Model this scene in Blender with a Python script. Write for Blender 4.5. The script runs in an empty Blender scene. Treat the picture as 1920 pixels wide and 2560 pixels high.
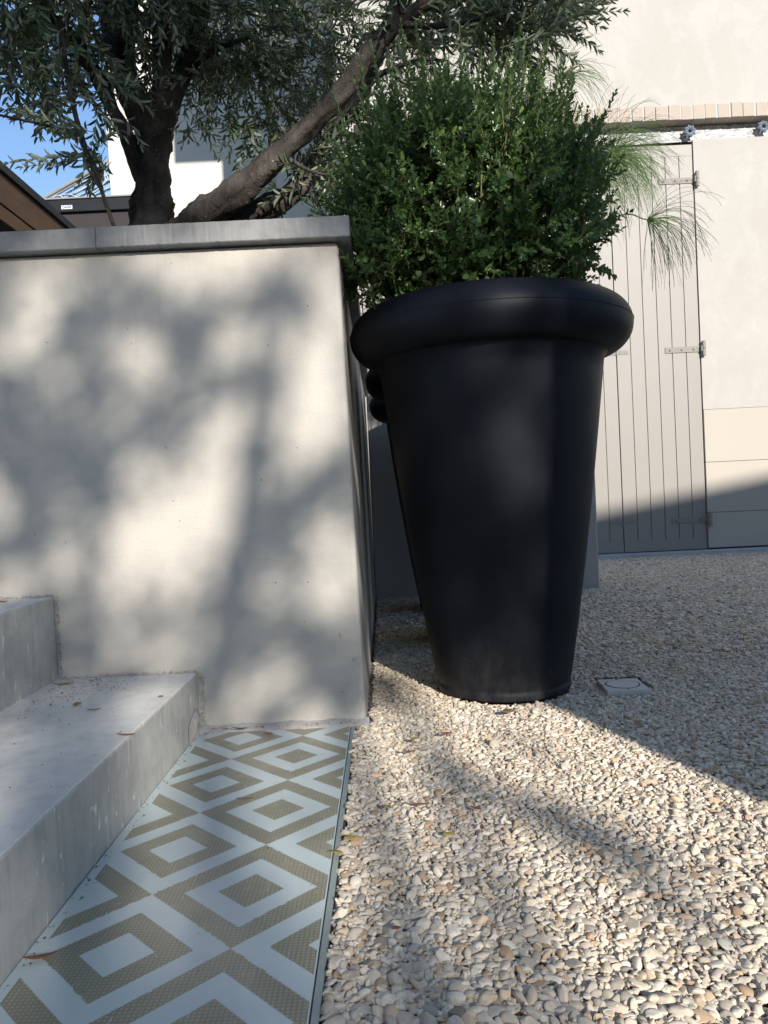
import bpy, bmesh, math, random
import numpy as np
from mathutils import Vector, Matrix
random.seed(11); RNG = np.random.default_rng(11)
sc = bpy.context.scene
COL = sc.collection
R_ = math.radians

# ------------------------------------------------------------------ camera
F = 1923.0; ROLL = 0.047; PITCH = R_(1.07); EYE = 0.6
cp, sp = math.cos(PITCH), math.sin(PITCH); cr, sr = math.cos(ROLL), math.sin(ROLL)
FW = Vector((0, cp, -sp)); UP = Vector((0, sp, cp)); RT = Vector((1, 0, 0))
CO = Vector((0, 0, EYE))
cam_d = bpy.data.cameras.new("Camera"); cam = bpy.data.objects.new("Camera", cam_d); COL.objects.link(cam)
cam_d.sensor_fit = 'VERTICAL'; cam_d.sensor_height = 36.0; cam_d.lens = 36.0 * F / 2560.0
cam_d.clip_start = 0.02; cam_d.clip_end = 500
r2 = RT * cr - UP * sr; u2 = UP * cr + RT * sr
cam.matrix_world = Matrix(((r2.x, u2.x, -FW.x, CO.x), (r2.y, u2.y, -FW.y, CO.y), (r2.z, u2.z, -FW.z, CO.z), (0, 0, 0, 1)))
sc.camera = cam
def ray(px, py):
    u, v = px - 960, py - 1280
    return FW * F + RT * (u * cr - v * sr) - UP * (u * sr + v * cr)
def at(px, py, y):                      # point of the place measured off the photo, at depth y
    d = ray(px, py); return CO + d * (y / d.y)
def atz(px, py, z=0):
    d = ray(px, py); return CO + d * ((z - EYE) / d.z)
def atx(px, py, x):
    d = ray(px, py); return CO + d * (x / d.x)

# ------------------------------------------------------------------ helpers
def link(o, parent=None):
    COL.objects.link(o)
    if parent: o.parent = parent
    return o
def tag(o, label=None, cat=None, group=None, kind=None):
    for k, v in (('label', label), ('category', cat), ('group', group), ('kind', kind)):
        if v: o[k] = v
    return o
def thing(name, loc, label, cat, group=None):
    o = bpy.data.objects.new(name, None); o.empty_display_size = .1
    COL.objects.link(o); o.location = loc
    return tag(o, label, cat, group)
def meshobj(name, verts, faces, mat, parent=None, smooth=False, bevel=0, seg=2):
    me = bpy.data.meshes.new(name)
    me.from_pydata([tuple(v) for v in verts], [], [tuple(f) for f in faces]); me.update()
    me.materials.append(mat)
    if smooth: me.polygons.foreach_set('use_smooth', [True] * len(me.polygons))
    o = bpy.data.objects.new(name, me); link(o, parent)
    if parent:
        me.transform(Matrix.Translation(-parent.location))
    if bevel:
        b = o.modifiers.new('Bevel', 'BEVEL'); b.width = bevel; b.segments = seg; b.limit_method = 'ANGLE'; b.angle_limit = R_(40)
    return o
class MB:
    def __init__(s): s.v = []; s.f = []
    def add(s, vs, fs):
        n = len(s.v); s.v += [Vector(v) for v in vs]; s.f += [[i + n for i in f] for f in fs]; return s
    def box(s, x0, x1, y0, y1, z0, z1):
        return s.add([(x, y, z) for z in (z0, z1) for y in (y0, y1) for x in (x0, x1)],
                     [(0, 2, 3, 1), (4, 5, 7, 6), (0, 1, 5, 4), (2, 6, 7, 3), (0, 4, 6, 2), (1, 3, 7, 5)])
    def prism(s, pts, z0, z1):
        n = len(pts)
        return s.add([(p[0], p[1], z0) for p in pts] + [(p[0], p[1], z1) for p in pts],
                     [list(range(n))[::-1], list(range(n, 2 * n))] + [(i, (i + 1) % n, n + (i + 1) % n, n + i) for i in range(n)])
    def tube(s, pts, rad, n=10, rough=0.0, cap=True, rs=None):
        pts = [Vector(p) for p in pts]; m = len(pts)
        if not hasattr(rad, '__len__'): rad = [rad] * m
        vs = []; up = Vector((0.1, 0.3, 1)).normalized(); ref = None
        rr = rs or random
        for i, p in enumerate(pts):
            t = (pts[min(i + 1, m - 1)] - pts[max(i - 1, 0)]).normalized()
            if ref is None:
                ref = t.cross(Vector((0, 1, 0)))
                if ref.length < .1: ref = t.cross(Vector((1, 0, 0)))
            ref = (ref - t * ref.dot(t)).normalized(); b = t.cross(ref)
            for k in range(n):
                a = 2 * math.pi * k / n
                r = rad[i] * (1 + (rr.uniform(-rough, rough) if rough else 0))
                vs.append(p + ref * (math.cos(a) * r) + b * (math.sin(a) * r))
        fs = [(i * n + k, i * n + (k + 1) % n, (i + 1) * n + (k + 1) % n, (i + 1) * n + k) for i in range(m - 1) for k in range(n)]
        if cap: fs += [list(range(n))[::-1], list(range((m - 1) * n, m * n))]
        return s.add(vs, fs)
    def lathe(s, prof, c, n=64, close=False):
        vs = [(c[0] + r * math.cos(2 * math.pi * k / n), c[1] + r * math.sin(2 * math.pi * k / n), c[2] + z) for r, z in prof for k in range(n)]
        m = len(prof)
        fs = [(i * n + k, i * n + (k + 1) % n, (i + 1) * n + (k + 1) % n, (i + 1) * n + k) for i in range(m - 1) for k in range(n)]
        return s.add(vs, fs)
    def build(s, name, mat, parent=None, **k): return meshobj(name, s.v, s.f, mat, parent, **k)
def spline(pts, n=6):
    pts = [Vector(p) for p in pts]; out = []
    P = [pts[0] * 2 - pts[1]] + pts + [pts[-1] * 2 - pts[-2]]
    for i in range(1, len(P) - 2):
        for k in range(n):
            t = k / n; a, b, c, d = P[i - 1], P[i], P[i + 1], P[i + 2]
            out.append(.5 * ((2 * b) + (c - a) * t + (2 * a - 5 * b + 4 * c - d) * t * t + (3 * b - a - 3 * c + d) * t ** 3))
    out.append(pts[-1]); return out
def lerpr(rs, n, m):
    xs = np.linspace(0, len(rs) - 1, m); return list(np.interp(xs, range(len(rs)), rs))

# ------------------------------------------------------------------ materials
class NT:
    def __init__(s, name):
        s.m = bpy.data.materials.new(name); s.m.use_nodes = True; s.t = s.m.node_tree; s.n = s.t.nodes
        s.b = s.n['Principled BSDF']; s.tc = None
    def obj(s):
        if not s.tc: s.tc = s.n.new('ShaderNodeTexCoord')
        return s.tc.outputs['Object']
    def l(s, a, b): s.t.links.new(a, b)
    def mapv(s, scale=(1, 1, 1), src=None):
        m = s.n.new('ShaderNodeMapping'); m.inputs['Scale'].default_value = scale; s.l(src or s.obj(), m.inputs[0]); return m.outputs[0]
    def noise(s, scale, detail=4, rough=.55, vec=None, dist=0):
        n = s.n.new('ShaderNodeTexNoise'); n.inputs['Scale'].default_value = scale; n.inputs['Detail'].default_value = detail
        n.inputs['Roughness'].default_value = rough; n.inputs['Distortion'].default_value = dist
        s.l(vec or s.obj(), n.inputs['Vector']); return n.outputs['Fac']
    def voro(s, scale, feat='F1', vec=None, out='Distance'):
        n = s.n.new('ShaderNodeTexVoronoi'); n.feature = feat; n.inputs['Scale'].default_value = scale
        s.l(vec or s.obj(), n.inputs['Vector']); return n.outputs[out]
    def ramp(s, fac, stops):
        r = s.n.new('ShaderNodeValToRGB'); e = r.color_ramp.elements
        while len(e) < len(stops): e.new(.5)
        for i, (p, c) in enumerate(stops):
            e[i].position = p; e[i].color = (c, c, c, 1) if not hasattr(c, '__len__') else (*c, 1)
        s.l(fac, r.inputs[0]); return r.outputs[0]
    def math(s, op, a, b=None, c=None, clamp=False):
        n = s.n.new('ShaderNodeMath'); n.operation = op; n.use_clamp = clamp
        for i, x in enumerate((a, b, c)):
            if x is None: continue
            if isinstance(x, (int, float)): n.inputs[i].default_value = x
            else: s.l(x, n.inputs[i])
        return n.outputs[0]
    def mix(s, fac, a, b, blend='MIX'):
        n = s.n.new('ShaderNodeMix'); n.data_type = 'RGBA'; n.blend_type = blend
        if isinstance(fac, (int, float)): n.inputs[0].default_value = fac
        else: s.l(fac, n.inputs[0])
        for i, x in ((6, a), (7, b)):
            if hasattr(x, '__len__'): n.inputs[i].default_value = (*x, 1)
            else: s.l(x, n.inputs[i])
        return n.outputs[2]
    def bump(s, h, strength=.3, dist=.01, prev=None):
        b = s.n.new('ShaderNodeBump'); b.inputs['Strength'].default_value = strength; b.inputs['Distance'].default_value = dist
        s.l(h, b.inputs['Height'])
        if prev: s.l(prev, b.inputs['Normal'])
        return b.outputs[0]
    def out(s, col=None, rough=None, normal=None, spec=None):
        if col is not None:
            if hasattr(col, '__len__'): s.b.inputs['Base Color'].default_value = (*col, 1)
            else: s.l(col, s.b.inputs['Base Color'])
        if rough is not None:
            if isinstance(rough, (int, float)): s.b.inputs['Roughness'].default_value = rough
            else: s.l(rough, s.b.inputs['Roughness'])
        if normal is not None: s.l(normal, s.b.inputs['Normal'])
        if spec is not None: s.b.inputs['Specular IOR Level'].default_value = spec
        return s.m
def c(r, g, b): return (r, g, b)

def mat_plaster():
    t = NT('planter_render')
    n1 = t.noise(3.0, 5, .6); n2 = t.noise(260, 3, .6); n3 = t.noise(22, 4, .6)
    col = t.mix(n1, c(.455, .42, .375), c(.515, .482, .435))
    col = t.mix(t.ramp(n3, [(.45, 0.), (.75, .35)]), col, c(.42, .40, .375))
    sp_ = t.voro(38); sel = t.noise(14, 2)
    spot = t.math('MULTIPLY', t.ramp(sp_, [(.05, 1.), (.09, 0.)]), t.ramp(sel, [(.56, 0.), (.6, 1.)]))
    col = t.mix(spot, col, c(.12, .10, .085))
    vz = t.n.new('ShaderNodeSeparateXYZ'); t.l(t.obj(), vz.inputs[0])
    zz = t.math('ADD', vz.outputs['Z'], t.math('MULTIPLY', t.noise(9, 4), .12))
    dirt = t.ramp(zz, [(.03, .55), (.13, 0.)])
    dirt = t.math('MULTIPLY', dirt, t.ramp(t.noise(50, 4), [(.35, .2), (.7, 1.)]))
    col = t.mix(dirt, col, c(.30, .275, .25))
    crk = t.ramp(t.voro(2.6, 'DISTANCE_TO_EDGE', t.mapv((1, 1, .8), None)), [(.0, 1.), (.004, 0.)])
    hz = t.n.new('ShaderNodeMapping'); t.l(t.obj(), hz.inputs[0]); hz.inputs['Rotation'].default_value = (0, R_(28), 0); hz.inputs['Scale'].default_value = (1.5, 1, 9)
    trow = t.noise(3.5, 4, .6, hz.outputs[0], .8)
    col = t.mix(t.math('MULTIPLY', t.ramp(t.noise(4, 5, .7, t.mapv((5, 1, .5))), [(.55, 0.), (.75, .35)]), t.ramp(vz.outputs['Z'], [(.75, 0.), (1.25, 1.)])), col, c(.31, .285, .25))
    b = t.bump(trow, .22, .006); b = t.bump(n2, .65, .003, b); b = t.bump(t.noise(75, 3), .22, .003, b); b = t.bump(t.noise(7, 2), .15, .01, b); b = t.bump(spot, -.5, .002, b)
    return t.out(col, .93, b, .2)
def mat_concrete(name, a, b_, rough=.75, streak=False, sc_=1.):
    t = NT(name)
    n1 = t.noise(4 * sc_, 6, .65, dist=.4); n2 = t.noise(30 * sc_, 5, .6); 
    col = t.mix(t.ramp(n1, [(.3, 0.), (.7, 1.)]), a, b_)
    col = t.mix(t.ramp(n2, [(.45, 0.), (.8, .5)]), col, tuple(x * .7 for x in a))
    if streak:
        st = t.noise(9, 5, .7, t.mapv((1, 5, .45)), .3)
        col = t.mix(t.ramp(st, [(.58, 0.), (.78, .40)]), col, tuple(min(1, x * 1.35) for x in b_))
        st2 = t.noise(5, 5, .7, t.mapv((1, 6, .5)))
        col = t.mix(t.ramp(st2, [(.5, 0.), (.75, .6)]), col, tuple(x * .62 for x in a))
        sc2 = t.noise(38, 3, .5, t.mapv((1, 1, .35)), 1.5)
        col = t.mix(t.ramp(sc2, [(.66, 0.), (.70, .55)]), col, tuple(min(1, x * 1.7) for x in b_))
    wh = t.ramp(t.noise(120, 2), [(.72, 0.), (.76, .7)])
    col = t.mix(wh, col, tuple(min(1, x * 1.5) for x in b_))
    bmp = t.bump(n2, .22, .003); bmp = t.bump(t.noise(300, 2), .2, .001, bmp)
    return t.out(col, t.ramp(n1, [(.3, rough - .12), (.7, rough + .1)]), bmp, .35)
def mat_wall():
    t = NT('limewashed_render')
    n1 = t.noise(.9, 6, .65, dist=.6); n2 = t.noise(4, 6, .7, t.mapv((1, 1, .7)), .5)
    col = t.mix(t.ramp(n1, [(.35, 0.), (.68, 1.)]), c(.45, .423, .385), c(.415, .39, .352))
    col = t.mix(t.ramp(n2, [(.5, 0.), (.68, .5)]), col, c(.50, .478, .44))
    col = t.mix(t.ramp(t.noise(2.3, 5, .6), [(.55, 0.), (.75, .4)]), col, c(.375, .345, .305))
    n3 = t.noise(22, 5, .7, dist=1.)
    bmp = t.bump(n3, .35, .006); bmp = t.bump(t.noise(3, 3), .3, .02, bmp)
    return t.out(col, .9, bmp, .2)
def mat_flat(name, a, b_, rough=.6, sc_=8, bs=.1, bd=.002, spec=.4, bsc=60):
    t = NT(name); col = t.mix(t.noise(sc_, 5, .6), a, b_)
    return t.out(col, rough, t.bump(t.noise(bsc, 4), bs, bd), spec)
def mat_pot():
    t = NT('black_moulded_plastic')
    col = t.mix(t.noise(6, 4), c(.003, .0042, .008), c(.007, .009, .015))
    dust_light = t.noise(14, 6, .7, t.mapv((1, 1, .5)))
    vz = t.n.new('ShaderNodeSeparateXYZ'); t.l(t.obj(), vz.inputs[0])
    lo = t.ramp(t.math('ADD', vz.outputs['Z'], t.math('MULTIPLY', t.noise(5, 4), .25)), [(.10, 1.), (.34, .08)])
    col = t.mix(t.math('MULTIPLY', t.ramp(dust_light, [(.40, .1), (.75, .6)]), lo), col, c(.095, .09, .082))  # dust, thickened at the foot to paint in the lit base gradient
    sp_ = t.voro(150); sel = t.noise(9, 3)
    spots = t.math('MULTIPLY', t.ramp(sp_, [(.06, 1.), (.11, 0.)]), t.ramp(sel, [(.60, 0.), (.68, .5)]))
    col = t.mix(spots, col, c(.30, .29, .27))
    gr = t.noise(420, 2, .5)
    scr = t.noise(40, 4, .6, t.mapv((1, 1, 5)), 1.)
    rg = t.math('ADD', t.ramp(t.noise(5, 4), [(.3, .44), (.7, .56)]), t.math('MULTIPLY', gr, .06))
    b = t.bump(gr, .25, .0006); b = t.bump(scr, .06, .001, b)
    return t.out(col, rg, b, .17)
def mat_leaf(name, cols, back, rough=.42, trans=.25, bright=None):
    t = NT(name); g = t.n.new('ShaderNodeNewGeometry')
    col = t.ramp(g.outputs['Random Per Island'], [(i / (len(cols) - 1), x) for i, x in enumerate(cols)])
    col = t.mix(t.noise(70, 2), col, t.mix(.5, col, c(.03, .05, .02)))
    col = t.mix(g.outputs['Backfacing'], col, back)
    t.out(col, rough, None, .5)
    tr = t.n.new('ShaderNodeBsdfTranslucent'); t.l(t.mix(.6, col, c(.16, .24, .04), 'MIX'), tr.inputs[0])
    mx = t.n.new('ShaderNodeMixShader'); mx.inputs[0].default_value = trans
    o = t.n['Material Output']; t.l(t.b.outputs[0], mx.inputs[1]); t.l(tr.outputs[0], mx.inputs[2]); t.l(mx.outputs[0], o.inputs[0])
    return t.m
def mat_bark():
    t = NT('olive_bark')
    v = t.mapv((1, 1, .35)); n1 = t.noise(14, 6, .7, v, .8); n2 = t.noise(60, 5, .7, v); n3 = t.noise(5, 3)
    col = t.mix(t.ramp(n1, [(.35, 0.), (.65, 1.)]), c(.008, .0065, .0055), c(.052, .041, .034))
    col = t.mix(t.ramp(n3, [(.45, 0.), (.65, .7)]), col, c(.115, .10, .088))
    col = t.mix(t.ramp(n2, [(.6, 0.), (.75, .8)]), col, c(.035, .028, .024))
    col = t.mix(t.ramp(t.noise(120, 2), [(.68, 0.), (.74, .6)]), col, c(.33, .32, .27))
    b = t.bump(n1, 1., .022); b = t.bump(n2, .9, .008, b)
    return t.out(col, .85, b, .25)
def mat_pebble():
    t = NT('pebble_stone'); oi = t.n.new('ShaderNodeObjectInfo'); r = oi.outputs['Random']
    S = [(0., c(.70, .59, .45)), (.14, c(.56, .47, .36)), (.28, c(.76, .66, .52)), (.40, c(.43, .37, .29)), (.52, c(.66, .56, .43)), (.66, c(.78, .70, .57)),
         (.76, c(.37, .325, .265)), (.84, c(.60, .50, .37)), (.92, c(.64, .46, .29)), (.97, c(.40, .26, .15)), (1., c(.22, .20, .175))]
    col = t.ramp(r, S)
    n = t.noise(1.6, 5, .65); n2 = t.noise(9, 3)
    col = t.mix(t.ramp(n, [(.4, 0.), (.7, .45)]), col, c(.30, .27, .23))
    col = t.mix(t.ramp(n2, [(.55, 0.), (.7, .25)]), col, c(.64, .60, .53))
    return t.out(col, .78, t.bump(n2, .15, .05), .3)
def mat_ground():
    t = NT('gravel_bed'); v = t.voro(85, out='Color'); d = t.voro(85)
    g = t.n.new('ShaderNodeSeparateColor'); t.l(v, g.inputs[0])
    col = t.ramp(g.outputs[0], [(0, c(.115, .10, .088)), (.5, c(.30, .275, .24)), (1, c(.38, .35, .31))])
    col = t.mix(t.ramp(d, [(.35, 0.), (.75, .85)]), col, c(.07, .06, .05))
    return t.out(col, .9, t.bump(d, -.9, .008), .2)
def mat_glasspanel():
    t = NT('printed_glass')
    sx = t.n.new('ShaderNodeSeparateXYZ'); t.l(t.obj(), sx.inputs[0]); X, Y = sx.outputs[0], sx.outputs[1]
    q = .0025
    def quant(o): return t.math('MULTIPLY', t.math('ROUND', t.math('DIVIDE', o, q)), q)
    jx = t.math('MULTIPLY', t.math('SUBTRACT', t.noise(60, 1), .5), .0015)
    u = t.math('DIVIDE', t.math('ADD', t.math('ADD', quant(X), jx), .234), .1545); v = t.math('DIVIDE', t.math('SUBTRACT', quant(Y), 1.184), .155)
    s_ = t.math('MULTIPLY', t.math('ADD', u, v), .5); t_ = t.math('MULTIPLY', t.math('SUBTRACT', u, v), .5)
    rs, rt_ = t.math('ROUND', s_), t.math('ROUND', t_)
    ds = t.math('ABSOLUTE', t.math('SUBTRACT', s_, rs)); dt = t.math('ABSOLUTE', t.math('SUBTRACT', t_, rt_))
    r = t.math('MULTIPLY', t.math('MAXIMUM', ds, dt), 2)
    par = t.math('GREATER_THAN', t.math('ABSOLUTE', t.math('MODULO', t.math('ADD', rs, rt_), 2)), .5)
    a1 = t.math('GREATER_THAN', r, .33); a2 = t.math('GREATER_THAN', r, .665)
    ring = t.math('SUBTRACT', a1, a2)               # 1 in the middle ring
    f = t.math('ABSOLUTE', t.math('SUBTRACT', ring, t.math('SUBTRACT', 1, par)))   # kind A (par 0): brown outside ring
    f = t.math('MULTIPLY', f, t.math('LESS_THAN', X, -.1165))
    f = t.math('MULTIPLY', f, t.math('GREATER_THAN', X, -.5))
    mesh = t.math('MULTIPLY', t.ramp(t.math('ABSOLUTE', t.math('SINE', t.math('MULTIPLY', X, 480))), [(.35, 0.), (.8, 1.)]),
                  t.ramp(t.math('ABSOLUTE', t.math('SINE', t.math('MULTIPLY', Y, 480))), [(.35, 0.), (.8, 1.)]))
    n = t.noise(6, 4); nf = t.noise(200, 3)
    blue = t.mix(n, c(.49, .56, .54), c(.55, .62, .60))
    brown = t.mix(mesh, c(.22, .205, .135), c(.34, .315, .22))
    brown = t.mix(t.ramp(n, [(.4, 0.), (.7, .4)]), brown, c(.14, .14, .11))
    col = t.mix(f, blue, brown)
    col = t.mix(t.ramp(nf, [(.66, 0.), (.74, .5)]), col, c(.62, .62, .58))
    hz = t.n.new('ShaderNodeMapping'); t.l(t.obj(), hz.inputs[0]); hz.inputs['Rotation'].default_value = (0, 0, R_(35)); hz.inputs['Scale'].default_value = (14, 1, 1)
    col = t.mix(t.ramp(t.noise(22, 3, .6, hz.outputs[0], .6), [(.66, 0.), (.70, .45)]), col, c(.70, .72, .70))
    col = t.mix(t.ramp(t.noise(35, 5, .7), [(.6, 0.), (.8, .35)]), col, c(.50, .49, .43))
    t.out(col, t.ramp(t.noise(25, 4), [(.3, .28), (.7, .5)]), t.bump(mesh, .12, .0008), .5)
    t.b.inputs['Coat Weight'].default_value = .6; t.b.inputs['Coat Roughness'].default_value = .16
    return t.m
def mat_glass(name, col, rough=.1):
    t = NT(name); t.out(col, rough, None, .7); t.b.inputs['Transmission Weight'].default_value = .55; return t.m
def mat_wood():
    t = NT('stained_timber'); v = t.mapv((9, .9, 9)); n = t.noise(4, 5, .65, v, .5)
    col = t.mix(n, c(.05, .028, .016), c(.12, .072, .042))
    k = t.noise(1.4, 3); col = t.mix(t.ramp(k, [(.55, 0.), (.75, .6)]), col, c(.04, .025, .015))
    return t.out(col, .75, t.bump(n, .3, .003), .3)
def mat_scratched():
    t = NT('whitewashed_steel'); v = t.mapv((1, 1, 2.5)); n = t.noise(16, 6, .75, v, 1.2)
    col = t.mix(t.ramp(n, [(.40, 0.), (.60, 1.)]), c(.20, .20, .21), c(.60, .59, .575))
    return t.out(col, .55, t.bump(n, .5, .006), .5)

M = dict(
    plaster=mat_plaster(), coping=mat_concrete('coping_stone', c(.17, .17, .17), c(.29, .285, .275), .6),
    step=mat_concrete('step_concrete', c(.54, .52, .475), c(.68, .655, .60), .6), riser=mat_concrete('riser_concrete', c(.37, .35, .315), c(.51, .485, .44), .6, True),
    mortar=mat_concrete('cement_mortar', c(.28, .26, .24), c(.42, .39, .36), .9, False, 4), kerb=mat_concrete('threshold_concrete', c(.40, .39, .375), c(.52, .50, .48), .85),
    wall=mat_wall(), plinth=mat_flat('cream_plinth_render', c(.44, .40, .34), c(.46, .42, .36), .85, 3, .15, .002, .2),
    wing=mat_flat('smooth_white_render', c(.55, .52, .47), c(.585, .55, .50), .9, 2, .1, .004, .2),
    brick=mat_flat('pale_brick', c(.47, .40, .335), c(.39, .325, .265), .85, 14, .5, .003, .2),
    joint=mat_flat('lime_joint', c(.47, .465, .455), c(.50, .50, .49), .9, 14, .3, .003, .2),
    lowwall=mat_flat('grey_wall_render', c(.37, .345, .32), c(.41, .385, .36), .9, 3, .3, .002, .2, 160),
    shutter=mat_flat('taupe_shutter_paint', c(.265, .242, .217), c(.285, .262, .235), .5, 3, .08, .001, .4),
    iron=mat_flat('painted_hinge_iron', c(.24, .22, .198), c(.26, .238, .214), .6, 20, .2, .001, .3),
    rosette=mat_flat('blue_grey_zinc', c(.12, .15, .20), c(.24, .28, .34), .4, 45, .3, .002, .6),
    steel=mat_scratched(), dark=mat_flat('dark_gap', c(.03, .028, .026), c(.05, .045, .04), .9),
    pot=mat_pot(), soil=mat_flat('potting_soil', c(.03, .022, .015), c(.06, .045, .03), 1., 40, 1., .02, .1),
    bark=mat_bark(), pebble=mat_pebble(), ground=mat_ground(), panel=mat_glasspanel(),
    gedge=mat_glass('glass_edge', c(.55, .66, .62), .2), wood=mat_wood(),
    black=mat_flat('black_metal', c(.010, .010, .012), c(.018, .018, .02), .35, 6, .05, .001, .5),
    awn=mat_flat('dark_brown_panel', c(.020, .016, .016), c(.03, .024, .024), .6),
    grey=mat_flat('grey_zinc', c(.22, .22, .22), c(.28, .28, .28), .5), scroll=mat_flat('painted_scroll_iron', c(.40, .42, .42), c(.5, .52, .52), .4),
    cglass=mat_glass('canopy_glass', c(.42, .56, .70), .05),
    white=mat_flat('white_label', c(.75, .77, .8), c(.8, .8, .82), .4), ink=mat_flat('blue_ink', c(.02, .03, .12), c(.03, .04, .15), .5),
    olive=mat_leaf('olive_leaf', [c(.04, .065, .03), c(.07, .105, .045), c(.115, .15, .07), c(.19, .22, .11)], c(.22, .25, .19), .30, .22),
    box=mat_leaf('bush_leaf', [c(.035, .082, .022), c(.055, .12, .03), (.10, .185, .046), c(.22, .32, .085)], c(.12, .18, .08), .30, .30),
    twig=mat_flat('twig_bark', c(.11, .10, .06), c(.17, .14, .09), .8, 50), shoot=mat_flat('green_shoot', c(.09, .11, .04), c(.14, .12, .06), .7, 50),
    papy=mat_leaf('papyrus_thread', [c(.12, .22, .055), c(.17, .27, .08), c(.23, .31, .12)], c(.17, .26, .08), .5, .3),
    stem=mat_flat('papyrus_stem', c(.06, .11, .035), c(.10, .14, .05), .5),
    plane=mat_leaf('broad_leaf', [c(.05, .09, .03), c(.07, .12, .03)], c(.09, .13, .06), .5, .12),
    deadr=mat_flat('red_brown_dead_leaf', c(.22, .075, .04), c(.32, .14, .07), .7, 60), deady=mat_flat('yellow_dead_leaf', c(.50, .36, .07), c(.42, .33, .12), .7, 60),
    deadb=mat_flat('brown_dead_leaf', c(.20, .13, .07), c(.30, .21, .11), .7, 60), deadg=mat_flat('olive_dead_leaf', c(.22, .20, .10), c(.30, .27, .14), .7, 60),
    crumb=mat_flat('dark_crumb', c(.03, .025, .022), c(.10, .08, .06), .9, 60),
    cover=mat_flat('cast_concrete_cover', c(.47, .45, .41), c(.56, .54, .50), .8, 25, .4, .002))

# ------------------------------------------------------------------ light
SUN = Vector((.34, -1.0, .43))
el = math.asin(SUN.normalized().z)
w = bpy.data.worlds.new("World"); sc.world = w; w.use_nodes = True
bg = w.node_tree.nodes['Background']; sky = w.node_tree.nodes.new('ShaderNodeTexSky'); sky.sky_type = 'NISHITA'
sky.sun_disc = False; sky.sun_elevation = el; sky.sun_rotation = math.atan2(SUN.x, SUN.y); sky.dust_density = .0; sky.ozone_density = 3.0; sky.air_density = 1.0
w.node_tree.links.new(sky.outputs[0], bg.inputs[0]); bg.inputs[1].default_value = .15
sd = bpy.data.lights.new('Sun', 'SUN'); sd.energy = 5.0; sd.angle = R_(.53); sd.color = (1., .945, .865)
so = bpy.data.objects.new('Sun', sd); COL.objects.link(so); so.rotation_euler = SUN.to_track_quat('Z', 'Y').to_euler()
sc.view_settings.view_transform = 'Standard'; sc.view_settings.look = 'None'; sc.view_settings.exposure = 0.47; sc.view_settings.gamma = 1

# ------------------------------------------------------------------ ground
g = MB().add([(-60, -60, -.011), (60, -60, -.011), (60, 90, -.011), (-60, 90, -.011)], [(0, 1, 2, 3)]).build('ground', M['ground'])
tag(g, kind='structure')

# ------------------------------------------------------------------ planter
WY = 2.046
pl = thing('raised_planter', (-.6, WY, 0), 'tall cream rendered planter wall with grey stone coping beside the steps', 'planter')
b = MB()
def hexa(x0, x1, x1t, y0, y1, z0, z1):
    return MB().add([(x0, y0, z0), (x1, y0, z0), (x0, y1, z0), (x1, y1, z0), (x0, y0, z1), (x1t, y0, z1), (x0, y1, z1), (x1t, y1, z1)],
                    [(0, 2, 3, 1), (4, 5, 7, 6), (0, 1, 5, 4), (2, 6, 7, 3), (0, 4, 6, 2), (1, 3, 7, 5)])
hexa(-3.2, -.073, -.088, WY, 2.26, -.1, 1.281).build('front_wall', M['plaster'], pl, bevel=.012, seg=4)
hexa(-.30, -.0745, -.0895, 2.2605, 5.2, -.1, 1.281).build('side_wall', M['plaster'], pl)
def rough_slab(name, x0, x1, y0, y1, z0, z1, axis, mat, parent, n=90, j=.0005):
    vs = []; fs = []; rr = random.Random(5)
    for i in range(n + 1):
        t = i / n
        if axis == 'x': a = x0 + (x1 - x0) * t; ring = [(a, y0, z0), (a, y1, z0), (a, y1, z1), (a, y0, z1)]
        else: a = y0 + (y1 - y0) * t; ring = [(x1, a, z0), (x0, a, z0), (x0, a, z1), (x1, a, z1)]
        for k, p in enumerate(ring):
            q = Vector(p); q.z += rr.gauss(0, j) * (1. if k < 2 else .4)
            if axis == 'x': q.y += rr.gauss(0, j * .6)
            else: q.x += rr.gauss(0, j * .5)
            vs.append(q)
    for i in range(n):
        for k in range(4): fs.append((i * 4 + k, i * 4 + (k + 1) % 4, i * 4 + 4 + (k + 1) % 4, i * 4 + 4 + k))
    fs += [(3, 2, 1, 0), (n * 4, n * 4 + 1, n * 4 + 2, n * 4 + 3)]
    return meshobj(name, vs, fs, mat, parent, bevel=.002, seg=1)
CZ0, CZ1 = 1.284, 1.338; CY = 2.013; CX = -.055
rough_slab('coping_slab', -.7158, CX, CY, 2.30, CZ0, CZ1, 'x', M['coping'], pl)
rough_slab('coping_slab', -1.72, -.717, CY, 2.30, CZ0, CZ1 - .0008, 'x', M['coping'], pl)
rough_slab('coping_slab', -3.2, -1.723, CY, 2.30, CZ0, CZ1 - .0008, 'x', M['coping'], pl, 40)
rough_slab('coping_slab', -.33, CX + .0005, 2.302, 3.7, CZ0, CZ1, 'y', M['coping'], pl)
rough_slab('coping_slab', -.33, CX, 3.703, 5.2, CZ0, CZ1, 'y', M['coping'], pl)
def soilgrid(x0, x1, y0, y1, z, nx, ny, amp):
    vs = [(x0 + (x1 - x0) * i / nx, y0 + (y1 - y0) * j / ny, z + random.uniform(-amp, amp)) for j in range(ny + 1) for i in range(nx + 1)]
    fs = [(j * (nx + 1) + i, j * (nx + 1) + i + 1, (j + 1) * (nx + 1) + i + 1, (j + 1) * (nx + 1) + i) for j in range(ny) for i in range(nx)]
    return vs, fs
v_, f_ = soilgrid(-3.2, -.31, 2.25, 5.2, 1.27, 40, 40, .015)
meshobj('soil', v_, f_, M['soil'], pl, smooth=True)
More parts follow.
